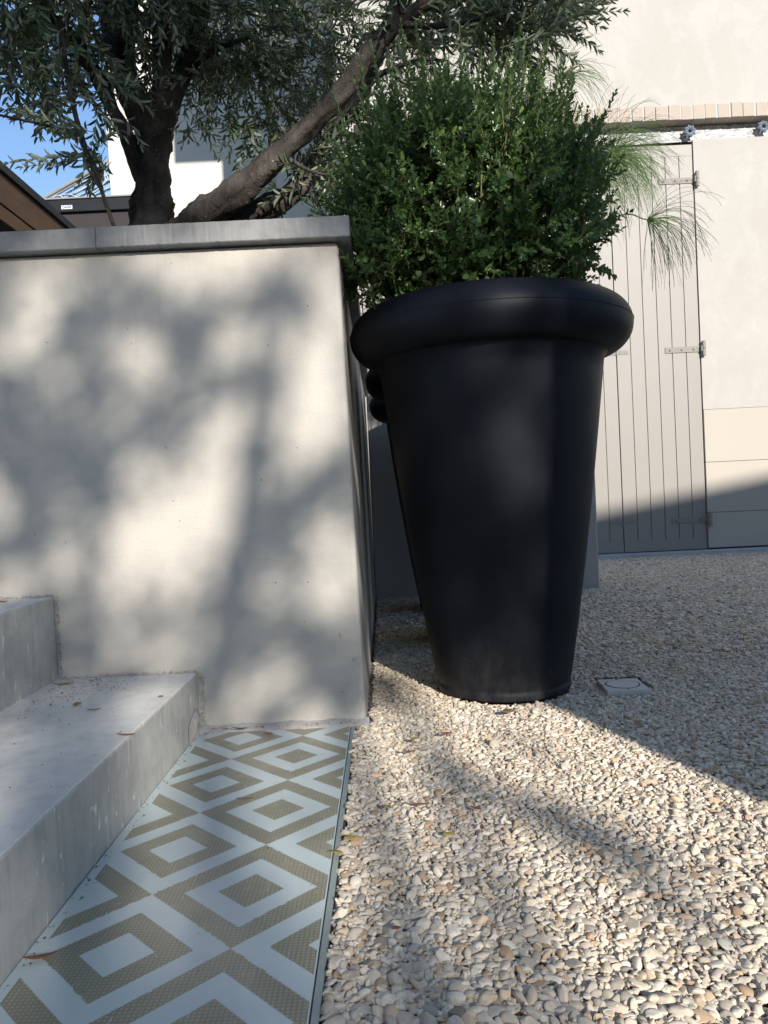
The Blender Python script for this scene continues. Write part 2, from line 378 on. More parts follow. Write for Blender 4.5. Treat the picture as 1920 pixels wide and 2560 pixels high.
# cement fillet under the wall beside the glass
rr = random.Random(3); vs = []; fs = []
N = 110
for i in range(N + 1):
    x = -.55 + (.485) * i / N
    w1 = .028 + .003 * math.sin(i * .37) + rr.uniform(-.001, .001); h = .010 + .002 * math.sin(i * .23) + rr.uniform(-.0012, .0012)
    vs += [(x, WY - w1, -.01), (x, WY - w1 * .9, .003 + rr.uniform(-.001, .002)), (x, WY - .008, h), (x, WY + .002, h + .006)]
for i in range(N):
    for k in range(3): fs.append((i * 4 + k, i * 4 + 4 + k, i * 4 + 5 + k, i * 4 + 1 + k))
meshobj('mortar_fillet', vs, fs, M['mortar'], pl, smooth=True)
# crumbly mortar seams where the steps meet the wall
def seam(pts, wdt, nm):
    rr = random.Random(len(nm)); mb = MB()
    for (a, b_) in zip(pts[:-1], pts[1:]):
        a, b_ = Vector(a), Vector(b_); L = (b_ - a).length; n = int(L / .0009)
        for i in range(n):
            p = a.lerp(b_, rr.random()); r = rr.uniform(.0012, .0042)
            q = p + Vector((rr.uniform(-wdt, wdt) * (1 if abs(b_.z - a.z) > .01 else .2) + (wdt if abs(b_.z - a.z) > .01 else 0), -rr.uniform(0, .004), rr.uniform(-1, 1) * (.002 if abs(b_.z - a.z) > .01 else wdt * .6)))
            vs = [q + Vector((rr.uniform(-1, 1), rr.uniform(-1, 1), rr.uniform(-1, 1))).normalized() * r for _ in range(6)]
            mb.add(vs, [(0, 1, 2), (0, 2, 3), (3, 4, 5), (1, 4, 5), (0, 3, 5), (1, 2, 4)])
    return mb.build('crumbled_mortar', M['plaster'], pl)
seam([(-.517, WY, .0), (-.517, WY, .157)], .008, 'a'); seam([(-.889, WY, .16), (-.889, WY, .376)], .006, 'bb')
seam([(-.889, WY, .160), (-.517, WY, .160)], .006, 'ccc'); seam([(-1.2, WY, .379), (-.889, WY, .379)], .006, 'dddd')

# ------------------------------------------------------------------ steps
st = thing('concrete_steps', (-.9, 1., 0), 'grey concrete entrance steps rising left beside the glass strip', 'steps')
def step(x0, x1, z0, z1, zr):
    s = thing('step', (0, 0, 0), None, None); s.parent = st; s.matrix_parent_inverse = Matrix.Translation(-st.location)
    return s
def treadmesh(x0, x1, y0, y1, z, nx=60, ny=240, seed=1):
    rr = np.random.default_rng(seed); vs = []; fs = []
    return vs
def mk_step(x0, x1, ztop, zbot, seed):
    # one solid block, its front arris slightly worn
    rr = random.Random(seed); n = 300; y0, y1 = -1.6, WY - .0005
    ve, fe = [], []
    for i in range(n + 1):
        y = y0 + (y1 - y0) * i / n
        wv = .0018 * math.sin(y * 23 + seed) + rr.gauss(0, .0007) + (rr.uniform(0, .003) if rr.random() < .06 else 0)
        ch = .002 + abs(rr.gauss(0, .0009))
        ve += [(x0, y, ztop), (x1 - ch - .003, y, ztop), (x1 - ch * .3, y, ztop - ch * .4), (x1, y, ztop - ch - .002), (x1 + .0006 * math.sin(y * 9), y, zbot)]
        ve[-3] = (ve[-3][0] - abs(wv), y, ve[-3][2])
    for i in range(n):
        for k in range(4): fe.append((i * 5 + k + 1, i * 5 + k, i * 5 + 5 + k, i * 5 + 6 + k))
    tv = [k for k in range(len(fe)) if k % 4 < 2]; rv = [k for k in range(len(fe)) if k % 4 >= 2]
    o = meshobj('step', ve, fe, M['step'], st, smooth=False)
    o.data.materials.append(M['riser'])
    for k in rv: o.data.polygons[k].material_index = 1
    return o
mk_step(-.92, -.518, .157, -.02, 1); mk_step(-1.30, -.889, .377, .15, 2); mk_step(-3.2, -1.27, .56, .35, 3)
# chipped repair patch at the foot of the lowest riser
rr = random.Random(9); mb = MB()
vs = []; fs = []; ny, nz = 12, 10
for j in range(nz + 1):
    for i in range(ny + 1):
        t, s = i / ny, j / nz; y = 1.925 + .10 * t; z = .0 + .075 * s * (1 - .55 * abs(t - .75))
        e = min(t, 1 - t, 1 - s) * 4
        vs.append((-.5165 + (.0035 + rr.uniform(0, .006)) * min(1, e), y, z))
fs = [(j * (ny + 1) + i, j * (ny + 1) + i + 1, (j + 1) * (ny + 1) + i + 1, (j + 1) * (ny + 1) + i) for j in range(nz) for i in range(ny)]
o = meshobj('patched_chip', vs, fs, M['mortar'], st); tag(o, 'rough brown mortar patch low on the riser')

# ------------------------------------------------------------------ glass strip
gp = thing('glass_floor_panel', (-.31, 1.2, 0), 'blue and olive diamond patterned glass floor strip between step and gravel', 'floor panel')
def strip(nm, x0, x1, y0, y1, z0, z1, mat, **k): return MB().box(x0, x1, y0, y1, z0, z1).build(nm, mat, gp, **k)
pp = meshobj('patterned_glass', [], [], M['panel'], gp)
pm = bpy.data.meshes.new('patterned_glass'); pb = MB().box(-.516, -.1145, -1.0, WY - .028, -.03, .001)
pm.from_pydata([tuple(v) for v in pb.v], [], pb.f); pm.materials.append(M['panel']); pp.data = pm
pp.matrix_parent_inverse = Matrix.Translation(-gp.location)      # keeps the pattern in place coordinates
strip('glass_edge', -.1125, -.1025, -1.0, WY - .028, -.03, .0015, M['gedge'], bevel=.001)
strip('edge_profile', -.1015, -.0985, -1.0, WY - .026, -.04, -.003, M['black'])

# ------------------------------------------------------------------ pots
PROF_BODY = [(.188, .0), (.200, .004), (.2035, .012), (.2035, .026), (.2005, .030), (.2035, .036)]
for i in range(1, 21):
    t = i / 20; PROF_BODY.append((.2035 + (.338 - .2035) * (t ** .93) + .004 * math.sin(math.pi * t), .036 + (.988 - .036) * t))
PROF_BODY += [(.346, .995), (.352, 1.007), (.352, 1.018)]
def rimprof():
    P = []; cx, cz, a, h = .338, 1.078, .086, .080
    P.append((.352, 1.018)); P.append((.352, 1.003))
    for k in range(0, 41):
        th = R_(-118 + k * (118 + 150) / 40.)
        P.append((cx + a * math.cos(th), cz + h * math.sin(th)))
        if abs(k - 18) < .5: pass
    P.append((.262, 1.09)); P.append((.262, 1.0)); P.append((.25, .99))
    return P
def seamline(r, z, rr=.0013, n=96, cc=(0, 0, 0)):
    m = MB(); pts = [(r, z - rr), (r + rr * 1.2, z), (r, z + rr)]
    return m.lathe(pts, cc, n)
def make_pot(x, y, label, n=96):
    p = thing('plant_pot', (x, y, 0), label, 'pot', 'tall black pots in a row beside the planter')
    MB().lathe(PROF_BODY, (x, y, 0), n).build('pot_body', M['pot'], p, smooth=True)
    r = MB().lathe(rimprof(), (x, y, 0), n); 
    s = seamline(.4235, 1.086, .0016, n, (x, y, 0)); r.add(s.v, s.f)
    r.build('rolled_rim', M['pot'], p, smooth=True)
    v, f = [], []
    v.append((x, y, 1.07)); m = 24
    for k in range(m): v.append((x + .263 * math.cos(2 * math.pi * k / m), y + .263 * math.sin(2 * math.pi * k / m), 1.065 + random.uniform(-.01, .01)))
    f = [(0, 1 + k, 1 + (k + 1) % m) for k in range(m)]
    meshobj('soil', v, f, M['soil'], p)
    return p
P1 = (.345, 2.365); P2 = (.372, 3.20); P3 = (.372, 4.07)
make_pot(*P1, 'tall black round pot with rolled rim in front, holding the dense leafy bush')
make_pot(*P2, 'black round pot half hidden directly behind the front pot, by the planter')
make_pot(*P3, 'black round pot farthest back in the row, against the low grey wall', 64)

# ------------------------------------------------------------------ low wall behind the pots
lw = MB().box(-.074, 1.272, 4.60, 4.85, -.05, 1.22).build('low_wall', M['lowwall'], bevel=.01)
tag(lw, 'low grey rendered wall standing in shade behind the black pots', 'wall')

# ------------------------------------------------------------------ leaf machinery
def quatbasis(d, up):
    d = d / np.linalg.norm(d, axis=1, keepdims=True)
    s = np.cross(d, up); ln = np.linalg.norm(s, axis=1, keepdims=True); s = np.where(ln < 1e-4, np.array([1., 0, 0]), s / np.maximum(ln, 1e-6))
    n = np.cross(s, d); return d, s, n
# leaf outline: (along, side, lift) six-sided with a folded midrib
SH_OLIVE = (np.array([(0, 0, 0), (.28, -.5, .10), (.30, 0, -.02), (.28, .5, .10), (.68, -.42, .06), (.70, 0, -.05), (.68, .42, .06), (1, 0, -.10)]),
            [(0, 2, 1), (0, 3, 2), (1, 2, 5, 4), (2, 3, 6, 5), (4, 5, 7), (5, 6, 7)])
SH_OVAL = (np.array([(0, 0, 0), (.30, -.5, .12), (.32, 0, 0), (.30, .5, .12), (.74, -.46, .08), (.76, 0, -.03), (.74, .46, .08), (1, 0, -.06)]), SH_OLIVE[1])
def leaves_mesh(name, P, D, U, L, W, shape, mat, parent):
    P, D, U = np.array(P, float), np.array(D, float), np.array(U, float); L = np.array(L)[:, None, None]; W = np.array(W)[:, None, None]
    d, s, n = quatbasis(D, U); T, Fc = shape
    V = P[:, None, :] + d[:, None, :] * T[None, :, 0:1] * L + s[:, None, :] * T[None, :, 1:2] * W + n[:, None, :] * T[None, :, 2:3] * L
    off = np.array(parent.location) if parent else 0
    V = (V - off).reshape(-1, 3); k = len(T); N = len(P)
    me = bpy.data.meshes.new(name)
    tot = np.array([len(f) for f in Fc]); idx = np.concatenate([np.array(f) for f in Fc])
    loops = (idx[None, :] + (np.arange(N) * k)[:, None]).ravel(); lt = np.tile(tot, N); ls = np.concatenate([[0], np.cumsum(lt)[:-1]])
    me.vertices.add(len(V)); me.vertices.foreach_set('co', V.ravel())
    me.loops.add(len(loops)); me.loops.foreach_set('vertex_index', loops.astype(np.int32))
    me.polygons.add(len(lt)); me.polygons.foreach_set('loop_start', ls.astype(np.int32)); me.polygons.foreach_set('loop_total', lt.astype(np.int32))
    me.polygons.foreach_set('use_smooth', [True] * len(lt))
    me.update(calc_edges=True); me.validate(); me.materials.append(mat)
    o = bpy.data.objects.new(name, me); return link(o, parent)
def thin_tubes(curves, rads, n=3):
    mb = MB()
    V = []; Fs = []
    for pts, rd in zip(curves, rads):
        m = len(pts); base = len(V)
        P = np.array(pts); T = np.gradient(P, axis=0); T /= np.maximum(np.linalg.norm(T, axis=1, keepdims=True), 1e-9)
        ref = np.cross(T, np.array([.31, .77, .2])); ref /= np.maximum(np.linalg.norm(ref, axis=1, keepdims=True), 1e-9); B = np.cross(T, ref)
        rd = np.linspace(rd[0], rd[1], m)[:, None]
        for k in range(n): pass
        ring = [P + (ref * math.cos(2 * math.pi * k / n) + B * math.sin(2 * math.pi * k / n)) * rd for k in range(n)]
        V.extend(np.stack(ring, 1).reshape(-1, 3).tolist())
        for i in range(m - 1):
            for k in range(n): Fs.append((base + i * n + k, base + i * n + (k + 1) % n, base + (i + 1) * n + (k + 1) % n, base + (i + 1) * n + k))
    return V, Fs
class Foliage:
    def __init__(s): s.P = []; s.D = []; s.U = []; s.L = []; s.W = []; s.C = []; s.R = []
    def twig(s, p, d, L, gap, leafL, asp, ang=55, droop=.3, start=.0, rad=.0012, single=False, whorl=90, tipscale=.6, jit=.25, rise=0):
        p = np.array(p, float); d = np.array(d, float); d /= np.linalg.norm(d); n = max(3, int(L / gap)); h = L / n
        side = np.cross(d, [0, 0, 1.]); side /= max(np.linalg.norm(side), 1e-3); pts = [p.copy()]; phi = random.uniform(0, 180)
        wob = RNG.normal(0, .12, 3)
        for i in range(n):
            t = (i + 1) / n
            d = d + np.array([0, 0, -droop * h / max(L, .05) + rise * h]) + wob * h / L * .6; d /= np.linalg.norm(d); p = p + d * h; pts.append(p.copy())
            if t < start: continue
            side = np.cross(d, [0.02, 0.01, 1.]); side /= max(np.linalg.norm(side), 1e-3); nn = np.cross(side, d)
            phi += whorl
            for sg in ((0, 180) if not single else (0,)):
                a = R_(phi + sg + random.gauss(0, 14)); o = side * math.cos(a) + nn * math.sin(a)
                an = R_(ang + random.gauss(0, 10)) * (1 - .35 * t)
                ld = d * math.cos(an) + o * math.sin(an) + RNG.normal(0, jit * .4, 3)
                sc_ = 1 - (1 - tipscale) * max(0, (t - .6) / .4); l = leafL * sc_ * random.uniform(.75, 1.15)
                s.P.append(p); s.D.append(ld); s.U.append(d + RNG.normal(0, .25, 3) + np.array([0, 0, .25])); s.L.append(l); s.W.append(l * asp * random.uniform(.85, 1.15))
        # terminal leaf
        s.P.append(p); s.D.append(d); s.U.append(nn); s.L.append(leafL * tipscale); s.W.append(leafL * tipscale * asp)
        s.C.append(pts[::2] + ([pts[-1]] if len(pts) % 2 == 0 else [])); s.R.append((rad, rad * .45))
        return p
    def build(s, name, shape, mat, twmat, parent, tname='twigs'):
        leaves_mesh(name, s.P, s.D, s.U, s.L, s.W, shape, mat, parent)
        v, f = thin_tubes(s.C, s.R, 4)
        meshobj(tname, v, f, twmat, parent, smooth=True)

# ------------------------------------------------------------------ bush in the front pot
def build_bush():
    root = thing('leafy_bush', (P1[0], P1[1], 1.1), 'dense dark green small leaved bush with upright shoots filling the front black pot', 'bush')
    fo = Foliage(); base = np.array([P1[0], P1[1], 1.05])
    # (centre, radii, number of shoots)
    blobs = [((.33, 2.34, 1.42), (.42, .38, .40), 900), ((.14, 2.36, 1.50), (.33, .33, .34), 430), ((.03, 2.38, 1.40), (.17, .22, .27), 260),
             ((.42, 2.36, 1.62), (.28, .28, .28), 330), ((.27, 2.4, 1.72), (.25, .26, .22), 110), ((.0, 2.2, 1.22), (.11, .13, .11), 90),
             ((.52, 2.3, 1.36), (.19, .26, .23), 200), ((.33, 2.36, 1.24), (.30, .30, .14), 420)]
    main = []
    def proj2(p):
        q = Vector(p) - CO; z = q.dot(FW); x = q.dot(RT) / z * F; yd = -q.dot(UP) / z * F
        return 960 + x * cr + yd * sr, 1280 - x * sr + yd * cr
    for cc, rd, n in blobs:
        cc = np.array(cc); rd = np.array(rd)
        for _ in range(n):
            v = RNG.normal(0, 1, 3); v /= np.linalg.norm(v)
            if v[2] < -.75: v[2] *= -.5
            r = random.uniform(.45, 1.0) ** .7; lump = 1 + .13 * math.sin(v[0] * 7 + cc[0] * 9) * math.sin(v[2] * 6 + v[1] * 5)
            p = cc + v * rd * r * lump
            if p[2] < 1.11: p[2] = random.uniform(1.11, 1.2)
            rr_ = math.hypot(p[0] - P1[0], p[1] - P1[1])
            if p[2] < 1.24 and rr_ > .29 and p[0] > 0: continue
            if p[0] < -.045 and p[2] < 1.34: continue
            sx_, sy_ = proj2(p)
            if sx_ < np.interp(sy_, [100, 200, 300, 380, 450, 540], [1050, 1020, 985, 930, 870, 835]) + random.uniform(-15, 30): continue
            if sy_ < 400 and random.random() < (400 - sy_) / 190.: continue
            if sx_ > np.interp(sy_, [100, 200, 300, 450, 600, 700], [1180, 1300, 1400, 1490, 1470, 1440]) + random.uniform(-20, 20): continue
            out = v * .9 + np.array([0, 0, .5]) + RNG.normal(0, .55, 3)
            L = random.uniform(.07, .14)
            if random.random() < .5: p = p - out / np.linalg.norm(out) * L * .5
            fo.twig(p, out, L, .0115, .0255, .50, 55, -.1, 0.05, .0011, whorl=90, tipscale=.65, jit=.5)
    # long leader shoots that break the outline (photo positions, tip then depth)
    for px, py, d, l in [(1538, 228, 2.3, .28), (1560, 395, 2.25, .26), (1530, 470, 2.3, .2), (1448, 262, 2.35, .3), (1395, 150, 2.4, .36), (1355, 110, 2.45, .38), (1300, 100, 2.4, .34),
                         (1240, 95, 2.4, .34), (1180, 130, 2.35, .34), (1120, 150, 2.4, .32), (1060, 150, 2.4, .3), (1010, 200, 2.35, .3), (985, 240, 2.4, .24), (945, 330, 2.3, .2),
                         (1415, 210, 2.3, .34), (1330, 160, 2.3, .34), (1270, 180, 2.3, .3), (1510, 330, 2.35, .3), (1500, 540, 2.25, .16), (1515, 600, 2.3, .15), (890, 420, 2.4, .14), (850, 520, 2.42, .10), (835, 480, 2.42, .10),
                         (1475, 300, 2.4, .3), (1160, 120, 2.5, .3), (1080, 140, 2.5, .3), (1380, 240, 2.3, .3), (1215, 110, 2.5, .3)]:
        tip = np.array(at(px, py, d)); bs = base + np.array([0, 0, .25]); dr = tip - bs; dr /= np.linalg.norm(dr); dr = dr * .8 + np.array([0, 0, .45]); dr /= np.linalg.norm(dr)
        fo.twig(tip - dr * l, dr, l, .0125, .024, .46, 52, .0, .08, .0016, whorl=90, tipscale=.6, rise=0)
    for k in range(70):
        a = random.uniform(0, 6.28); r = random.uniform(.1, .42); q = np.array([P1[0] - .04 + r * .85 * math.cos(a), P1[1] + r * .9 * math.sin(a), 1.48 + .16 * (1 - r)])
        fo.twig(q, (math.cos(a) * .35, math.sin(a) * .35, 1.2), random.uniform(.14, .26), .0125, .023, .46, 50, -.1, .1, .0014)
    # woody stems from the soil
    for k in range(60):
        a = random.uniform(0, 6.28); r = random.uniform(.02, .15); p = Vector((P1[0] + r * math.cos(a), P1[1] + r * math.sin(a), 1.08))
        e = Vector((P1[0] - .04 + 2.1 * r * math.cos(a) + random.uniform(-.05, .05), P1[1] + 2 * r * math.sin(a), random.uniform(1.45, 1.85)))
        m = p.lerp(e, .5) + Vector((random.uniform(-.03, .03), random.uniform(-.03, .03), .03)); fo.C.append([tuple(x) for x in spline([p, m, e], 4)]); fo.R.append((.005, .0018))
    fo.build('foliage', SH_OVAL, M['box'], M['shoot'], root, 'stems')
build_bush()

# ------------------------------------------------------------------ olive tree
def build_olive():
    root = thing('olive_tree', tuple(at(385, 575, 2.95)), 'old olive tree with dark forked trunk and grey green leaves growing above the planter', 'tree')
    def limb(name, pts, rads, n=6, sides=20, rough=.05, lump=.10, label=None):
        P = [at(*p) for p in pts]; S = spline(P, n); r = lerpr(rads, n, len(S))
        mb = MB(); rr = random.Random(len(pts) * 7 + int(pts[0][0])); m = len(S); vs = []
        ref = None; ph = [rr.uniform(0, 6.28) for _ in range(4)]
        for i, p in enumerate(S):
            t = (S[min(i + 1, m - 1)] - S[max(i - 1, 0)]).normalized()
            if ref is None:
                ref = t.cross(Vector((0, 1, 0)))
            ref = (ref - t * ref.dot(t)).normalized(); b_ = t.cross(ref)
            for k in range(sides):
                a = 2 * math.pi * k / sides
                q = 1 + lump * (.5 * math.sin(3 * a + ph[0] + i * .22) + .35 * math.sin(5 * a + ph[1] - i * .31) + .4 * math.sin(2 * a + ph[2] + i * .15)) + rr.gauss(0, rough * .5)
                q *= 1 + .09 * math.sin(i * .55 + ph[3]) * (1 if lump > .05 else .3)
                vs.append(p + (ref * math.cos(a) + b_ * math.sin(a)) * r[i] * q)
        fs = [(i * sides + k, i * sides + (k + 1) % sides, (i + 1) * sides + (k + 1) % sides, (i + 1) * sides + k) for i in range(m - 1) for k in range(sides)]
        fs += [list(range(sides))[::-1], list(range((m - 1) * sides, m * sides))]
        o = meshobj(name, vs, fs, M['bark'], root, smooth=True)
        if label: o['label'] = label
        return o
    Y = 2.95
    limb('trunk', [(382, 640, Y), (380, 560, Y), (378, 490, Y), (386, 420, Y), (384, 350, Y), (380, 290, Y), (376, 250, Y)], [.092, .080, .069, .060, .066, .078, .060], 10, 32, .08, .17)
    limb('branch', [(352, 450, Y - .02), (332, 392, Y - .04), (314, 331, Y - .06), (280, 271, Y - .08), (254, 211, Y - .10), (215, 150, Y - .15), (165, 85, Y - .2), (100, 20, Y - .25)], [.024, .026, .024, .024, .028, .030, .028, .024])
    limb('branch', [(352, 320, Y), (338, 262, Y - .02), (318, 200, Y), (298, 130, Y), (275, 60, Y + .05), (255, -60, Y + .1)], [.040, .048, .048, .044, .038, .030])
    limb('branch', [(392, 300, Y - .01), (402, 240, Y - .02), (406, 170, Y - .03), (404, 90, Y - .05), (396, 0, Y - .08), (385, -80, Y - .1)], [.044, .040, .034, .032, .030, .026])
    limb('branch', [(415, 290, Y + .02), (440, 225, Y + .03), (468, 150, Y + .08), (498, 60, Y + .12), (540, -60, Y + .2)], [.036, .038, .034, .030, .026])
    limb('branch', [(318, 190, Y - .03), (300, 110, Y - .1), (330, 20, Y - .12), (340, -60, Y - .12)], [.022, .02, .018, .014], 6, 12)
    limb('branch', [(470, 175, Y + .05), (520, 135, Y), (570, 110, Y - .1), (640, 90, Y - .15)], [.018, .014, .010, .005], 6, 10)
    YL = 2.72
    limb('leaning_trunk', [(425, 625, YL + .1), (480, 565, YL + .06), (545, 515, YL), (620, 455, YL), (690, 395, YL - .02), (770, 320, YL - .04), (850, 235, YL - .06), (915, 150, YL - .08), (965, 85, YL - .1), (985, 40, YL - .1)],
         [.064, .056, .050, .044, .038, .034, .032, .031, .031, .024], 10, 28, .10, .19, 'pale bare trunk leaning right across the wall')
    limb('branch', [(975, 70, YL - .1), (1000, 0, YL - .1), (1015, -80, YL - .1)], [.030, .027, .022], 6, 14)
    limb('branch', [(975, 80, YL - .1), (1040, 25, YL - .12), (1110, -20, YL - .15), (1180, -90, YL - .2)], [.026, .022, .020, .016], 6, 14)
    limb('branch', [(1010, 60, YL - .12), (1090, 65, YL - .15), (1180, 50, YL - .2), (1260, 25, YL - .25)], [.012, .010, .008, .005], 6, 10)
    limb('branch', [(940, 190, YL - .05), (1000, 165, YL - .1), (1050, 150, YL - .15), (1110, 150, YL - .2)], [.010, .008, .006, .003], 6, 8)
    limb('branch', [(560, 575, YL + .12), (640, 535, YL + .12), (710, 495, YL + .12), (755, 455, YL + .14), (800, 390, YL + .18), (850, 310, YL + .2), (905, 225, YL + .25), (950, 140, YL + .3)],
         [.046, .042, .038, .034, .028, .025, .022, .018], 8, 20, .09, .16)
    limb('branch', [(735, 405, YL - .02), (770, 425, YL - .1), (815, 437, YL - .15), (850, 430, YL - .2)], [.008, .006, .005, .003], 6, 8)
    limb('stump', [(440, 600, YL + .02), (468, 560, YL + .01), (490, 525, YL), (512, 500, YL - .01), (520, 492, YL - .01)], [.03, .032, .030, .022, .008], 6, 16, .12, .15)
    # bare sucker crossing the sky
    limb('bare_shoot', [(285, 566, 2.42), (262, 500, 2.42), (240, 430, 2.42), (218, 385, 2.43), (205, 345, 2.43), (192, 300, 2.44), (180, 250, 2.45), (168, 190, 2.46), (160, 120, 2.5), (150, 40, 2.55)], [.0055, .0065, .009, .0095, .0085, .0085, .008, .0075, .007, .006], 6, 10, .10, .12, 'thin dark bare stem rising from the coping')
    limb('bare_shoot', [(196, 325, 2.43), (140, 318, 2.42), (80, 305, 2.4), (0, 288, 2.38), (-80, 270, 2.36)], [.004, .0045, .0045, .004, .004], 6, 8, .08, .05)
    fo = Foliage()
    def spray(px, py, d, rx, ry, rd, n, dirs=(0, 0, -.2), L=(.16, .32), spread=1.1, droop=.3, ll=.052, gap=.021):
        cc = np.array(at(px, py, d)); s = d / F
        for _ in range(n):
            v = RNG.normal(0, 1, 3); v /= np.linalg.norm(v); v *= random.random() ** .4
            p = cc + np.array([v[0] * rx * s, v[1] * rd, v[2] * ry * s])
            o = np.array(dirs) + v * .5 + RNG.normal(0, spread * .5, 3)
            fo.twig(p, o, random.uniform(*L), gap, ll, .25, 46, droop, .08, .0013, whorl=90, tipscale=.6, jit=.3)
    # dense dark crown over the fork
    spray(240, -60, 2.7, 330, 100, .5, 200, (0, 0, .1), ll=.052); spray(480, -40, 2.85, 240, 110, .5, 130, (0, 0, .1)); spray(60, 40, 2.6, 150, 90, .35, 70)
    spray(300, 30, 3.2, 200, 70, .15, 70, (0, 0, 0)); spray(560, 60, 3.1, 130, 90, .3, 46)
    # drooping left sprays against the sky
    spray(40, 120, 2.5, 100, 60, .2, 18, (-.3, 0, -.4), L=(.12, .22)); spray(190, 160, 2.55, 100, 45, .2, 16, (-.2, 0, -.3), L=(.1, .2))
    spray(110, 235, 2.5, 60, 18, .1, 7, (-.5, 0, -.1), L=(.08, .14)); spray(270, 250, 2.5, 45, 45, .1, 6, (-.1, 0, -.5), L=(.08, .14)); spray(215, 345, 2.48, 80, 22, .1, 9, (-.6, 0, .1), L=(.08, .16)); spray(255, 395, 2.5, 40, 14, .08, 6, (-.2, 0, -.2), L=(.06, .1))
    for (px, py, d, dx, dz, L) in [(250, 385, 2.45, -1, .02, .34), (215, 400, 2.45, -1, -.0, .2), (150, 330, 2.45, -1, .5, .26), (170, 215, 2.5, -1, -.35, .2), (200, 230, 2.5, -.9, -.5, .16), (230, 370, 2.46, -.7, -.2, .14), (250, 260, 2.46, -.3, -1, .16)]:
        fo.twig(np.array(at(px, py, d)), (dx, .05, dz), L, .021, .048, .25, 48, .15, .05, .0014, jit=.3)
    # middle sprays right of the trunk
    spray(620, 160, 3.05, 130, 80, .3, 46, (.1, 0, -.3), ll=.042); spray(740, 90, 3.15, 150, 100, .25, 74, (.1, 0, -.2), ll=.042); spray(670, 250, 3.05, 110, 60, .2, 36, (.1, 0, -.3), L=(.12, .24), ll=.040)
    spray(520, 225, 2.9, 55, 45, .15, 14, (0, 0, -.3), L=(.1, .2), ll=.042); spray(475, 290, 2.9, 35, 22, .08, 12, (0, 0, -.3), L=(.06, .1), ll=.04)
    spray(640, 330, 2.85, 50, 26, .1, 10, (-.2, 0, -.5), L=(.08, .16)); spray(850, 50, 3.1, 130, 80, .2, 50, (.1, 0, -.2), ll=.042); spray(830, 340, 3.0, 60, 70, .15, 36, (.1, 0, -.1), L=(.12, .2))
    spray(760, 470, 2.85, 70, 50, .15, 22, (0, 0, .3), L=(.08, .16), droop=0); spray(790, 410, 2.75, 60, 35, .1, 16, (.2, 0, -.1), L=(.08, .16))
    # right-hand crown over the bush
    spray(1080, 0, 2.75, 150, 70, .2, 60, (.2, 0, -.1)); spray(1200, 0, 2.7, 130, 60, .2, 46, (.6, 0, .0)); spray(1080, 110, 2.6, 150, 60, .2, 20, (.5, 0, -.1)); spray(1280, -10, 2.55, 110, 60, .2, 46, (.8, 0, .1))
    for (px, py, d, dx, dz, L) in [(1320, 110, 2.45, 1, .55, .34), (1290, 60, 2.45, 1, .5, .26), (1340, 60, 2.45, 1, .5, .2), (1250, 120, 2.45, 1, .25, .24)]:
        fo.twig(np.array(at(px, py, d)), (dx, .0, dz), L, .02, .055, .21, 38, .1, .05, .0015, jit=.2)
    fo.build('crown', SH_OLIVE, M['olive'], M['twig'], root, 'twigs')
build_olive()

# ------------------------------------------------------------------ papyrus
def papyrus(name_label, px0, py0, umbels, seed):
    root = thing('papyrus_plant', (px0, py0, 1.1), name_label, 'plant', 'papyrus in the rear pots')
    rr = random.Random(seed)
    SV, SR = [], []
    for (tip, n, L, nx, dense) in umbels:
        tip = Vector(tip); base = Vector((px0 + rr.uniform(-.08, .08), py0 + rr.uniform(-.08, .08), 1.08))
        m1 = base.lerp(tip, .45) + Vector((0, 0, (tip.z - base.z) * .15 + .10)); m2 = base.lerp(tip, .85) + Vector((0, 0, .06 + .05 * nx))
        crv = spline([base, m1, m2, tip], 8); SV.append([tuple(q) for q in crv]); SR.append((.0045, .0025))
        ax = (crv[-1] - crv[-2]).normalized(); curves = []; rads = []
        for _ in range(n):
            v = Vector((rr.gauss(0, 1), rr.gauss(0, 1), rr.gauss(0, 1))).normalized()
            if v.dot(ax) < -.15: v = v - ax * (2 * v.dot(ax))
            v = (v + ax * .35).normalized(); l = L * rr.uniform(.65, 1.1); p = tip.copy(); pts = [tuple(p)]; st_ = 11
            gv = rr.uniform(.12, .34)
            for i in range(st_):
                v = (v + Vector((rr.gauss(0, .06), rr.gauss(0, .06), -gv * (i + 2) * .13))).normalized(); p = p + v * (l / st_); pts.append(tuple(p))
            curves.append(pts); rads.append((.0010, .0006))
            if dense and rr.random() < .5:       # forked thread end
                p = Vector(pts[7]); v2 = (Vector(pts[8]) - p).normalized() + Vector((rr.gauss(0, .3), rr.gauss(0, .3), rr.gauss(0, .2))); q = [tuple(p)]
                for i in range(4): v2 = (v2 + Vector((0, 0, -.12))).normalized(); p = p + v2 * (l / 12); q.append(tuple(p))
                curves.append(q); rads.append((.0006, .0004))
        v, f = thin_tubes(curves, rads, 3); meshobj('thread_umbel', v, f, M['papy'], root, smooth=True)
    v, f = thin_tubes(SV, SR, 6); meshobj('stalks', v, f, M['stem'], root, smooth=True)
U2 = [(at(1618, 549, 3.05), 95, .30, 1, 1), (at(1470, 420, 3.1), 260, .33, 0, 1), (at(1530, 400, 3.2), 190, .30, 0, 1), (at(1440, 500, 3.15), 90, .27, 0, 1), (at(1400, 200, 3.2), 110, .26, 0, 1),
      (at(1300, 270, 3.1), 110, .28, 0, 1), (at(1200, 110, 3.2), 120, .3, 0, 1), (at(1080, 230, 3.1), 110, .28, 0, 1), (at(960, 330, 3.2), 90, .24, 0, 1), (at(1340, 60, 3.3), 110, .3, 0, 1)]
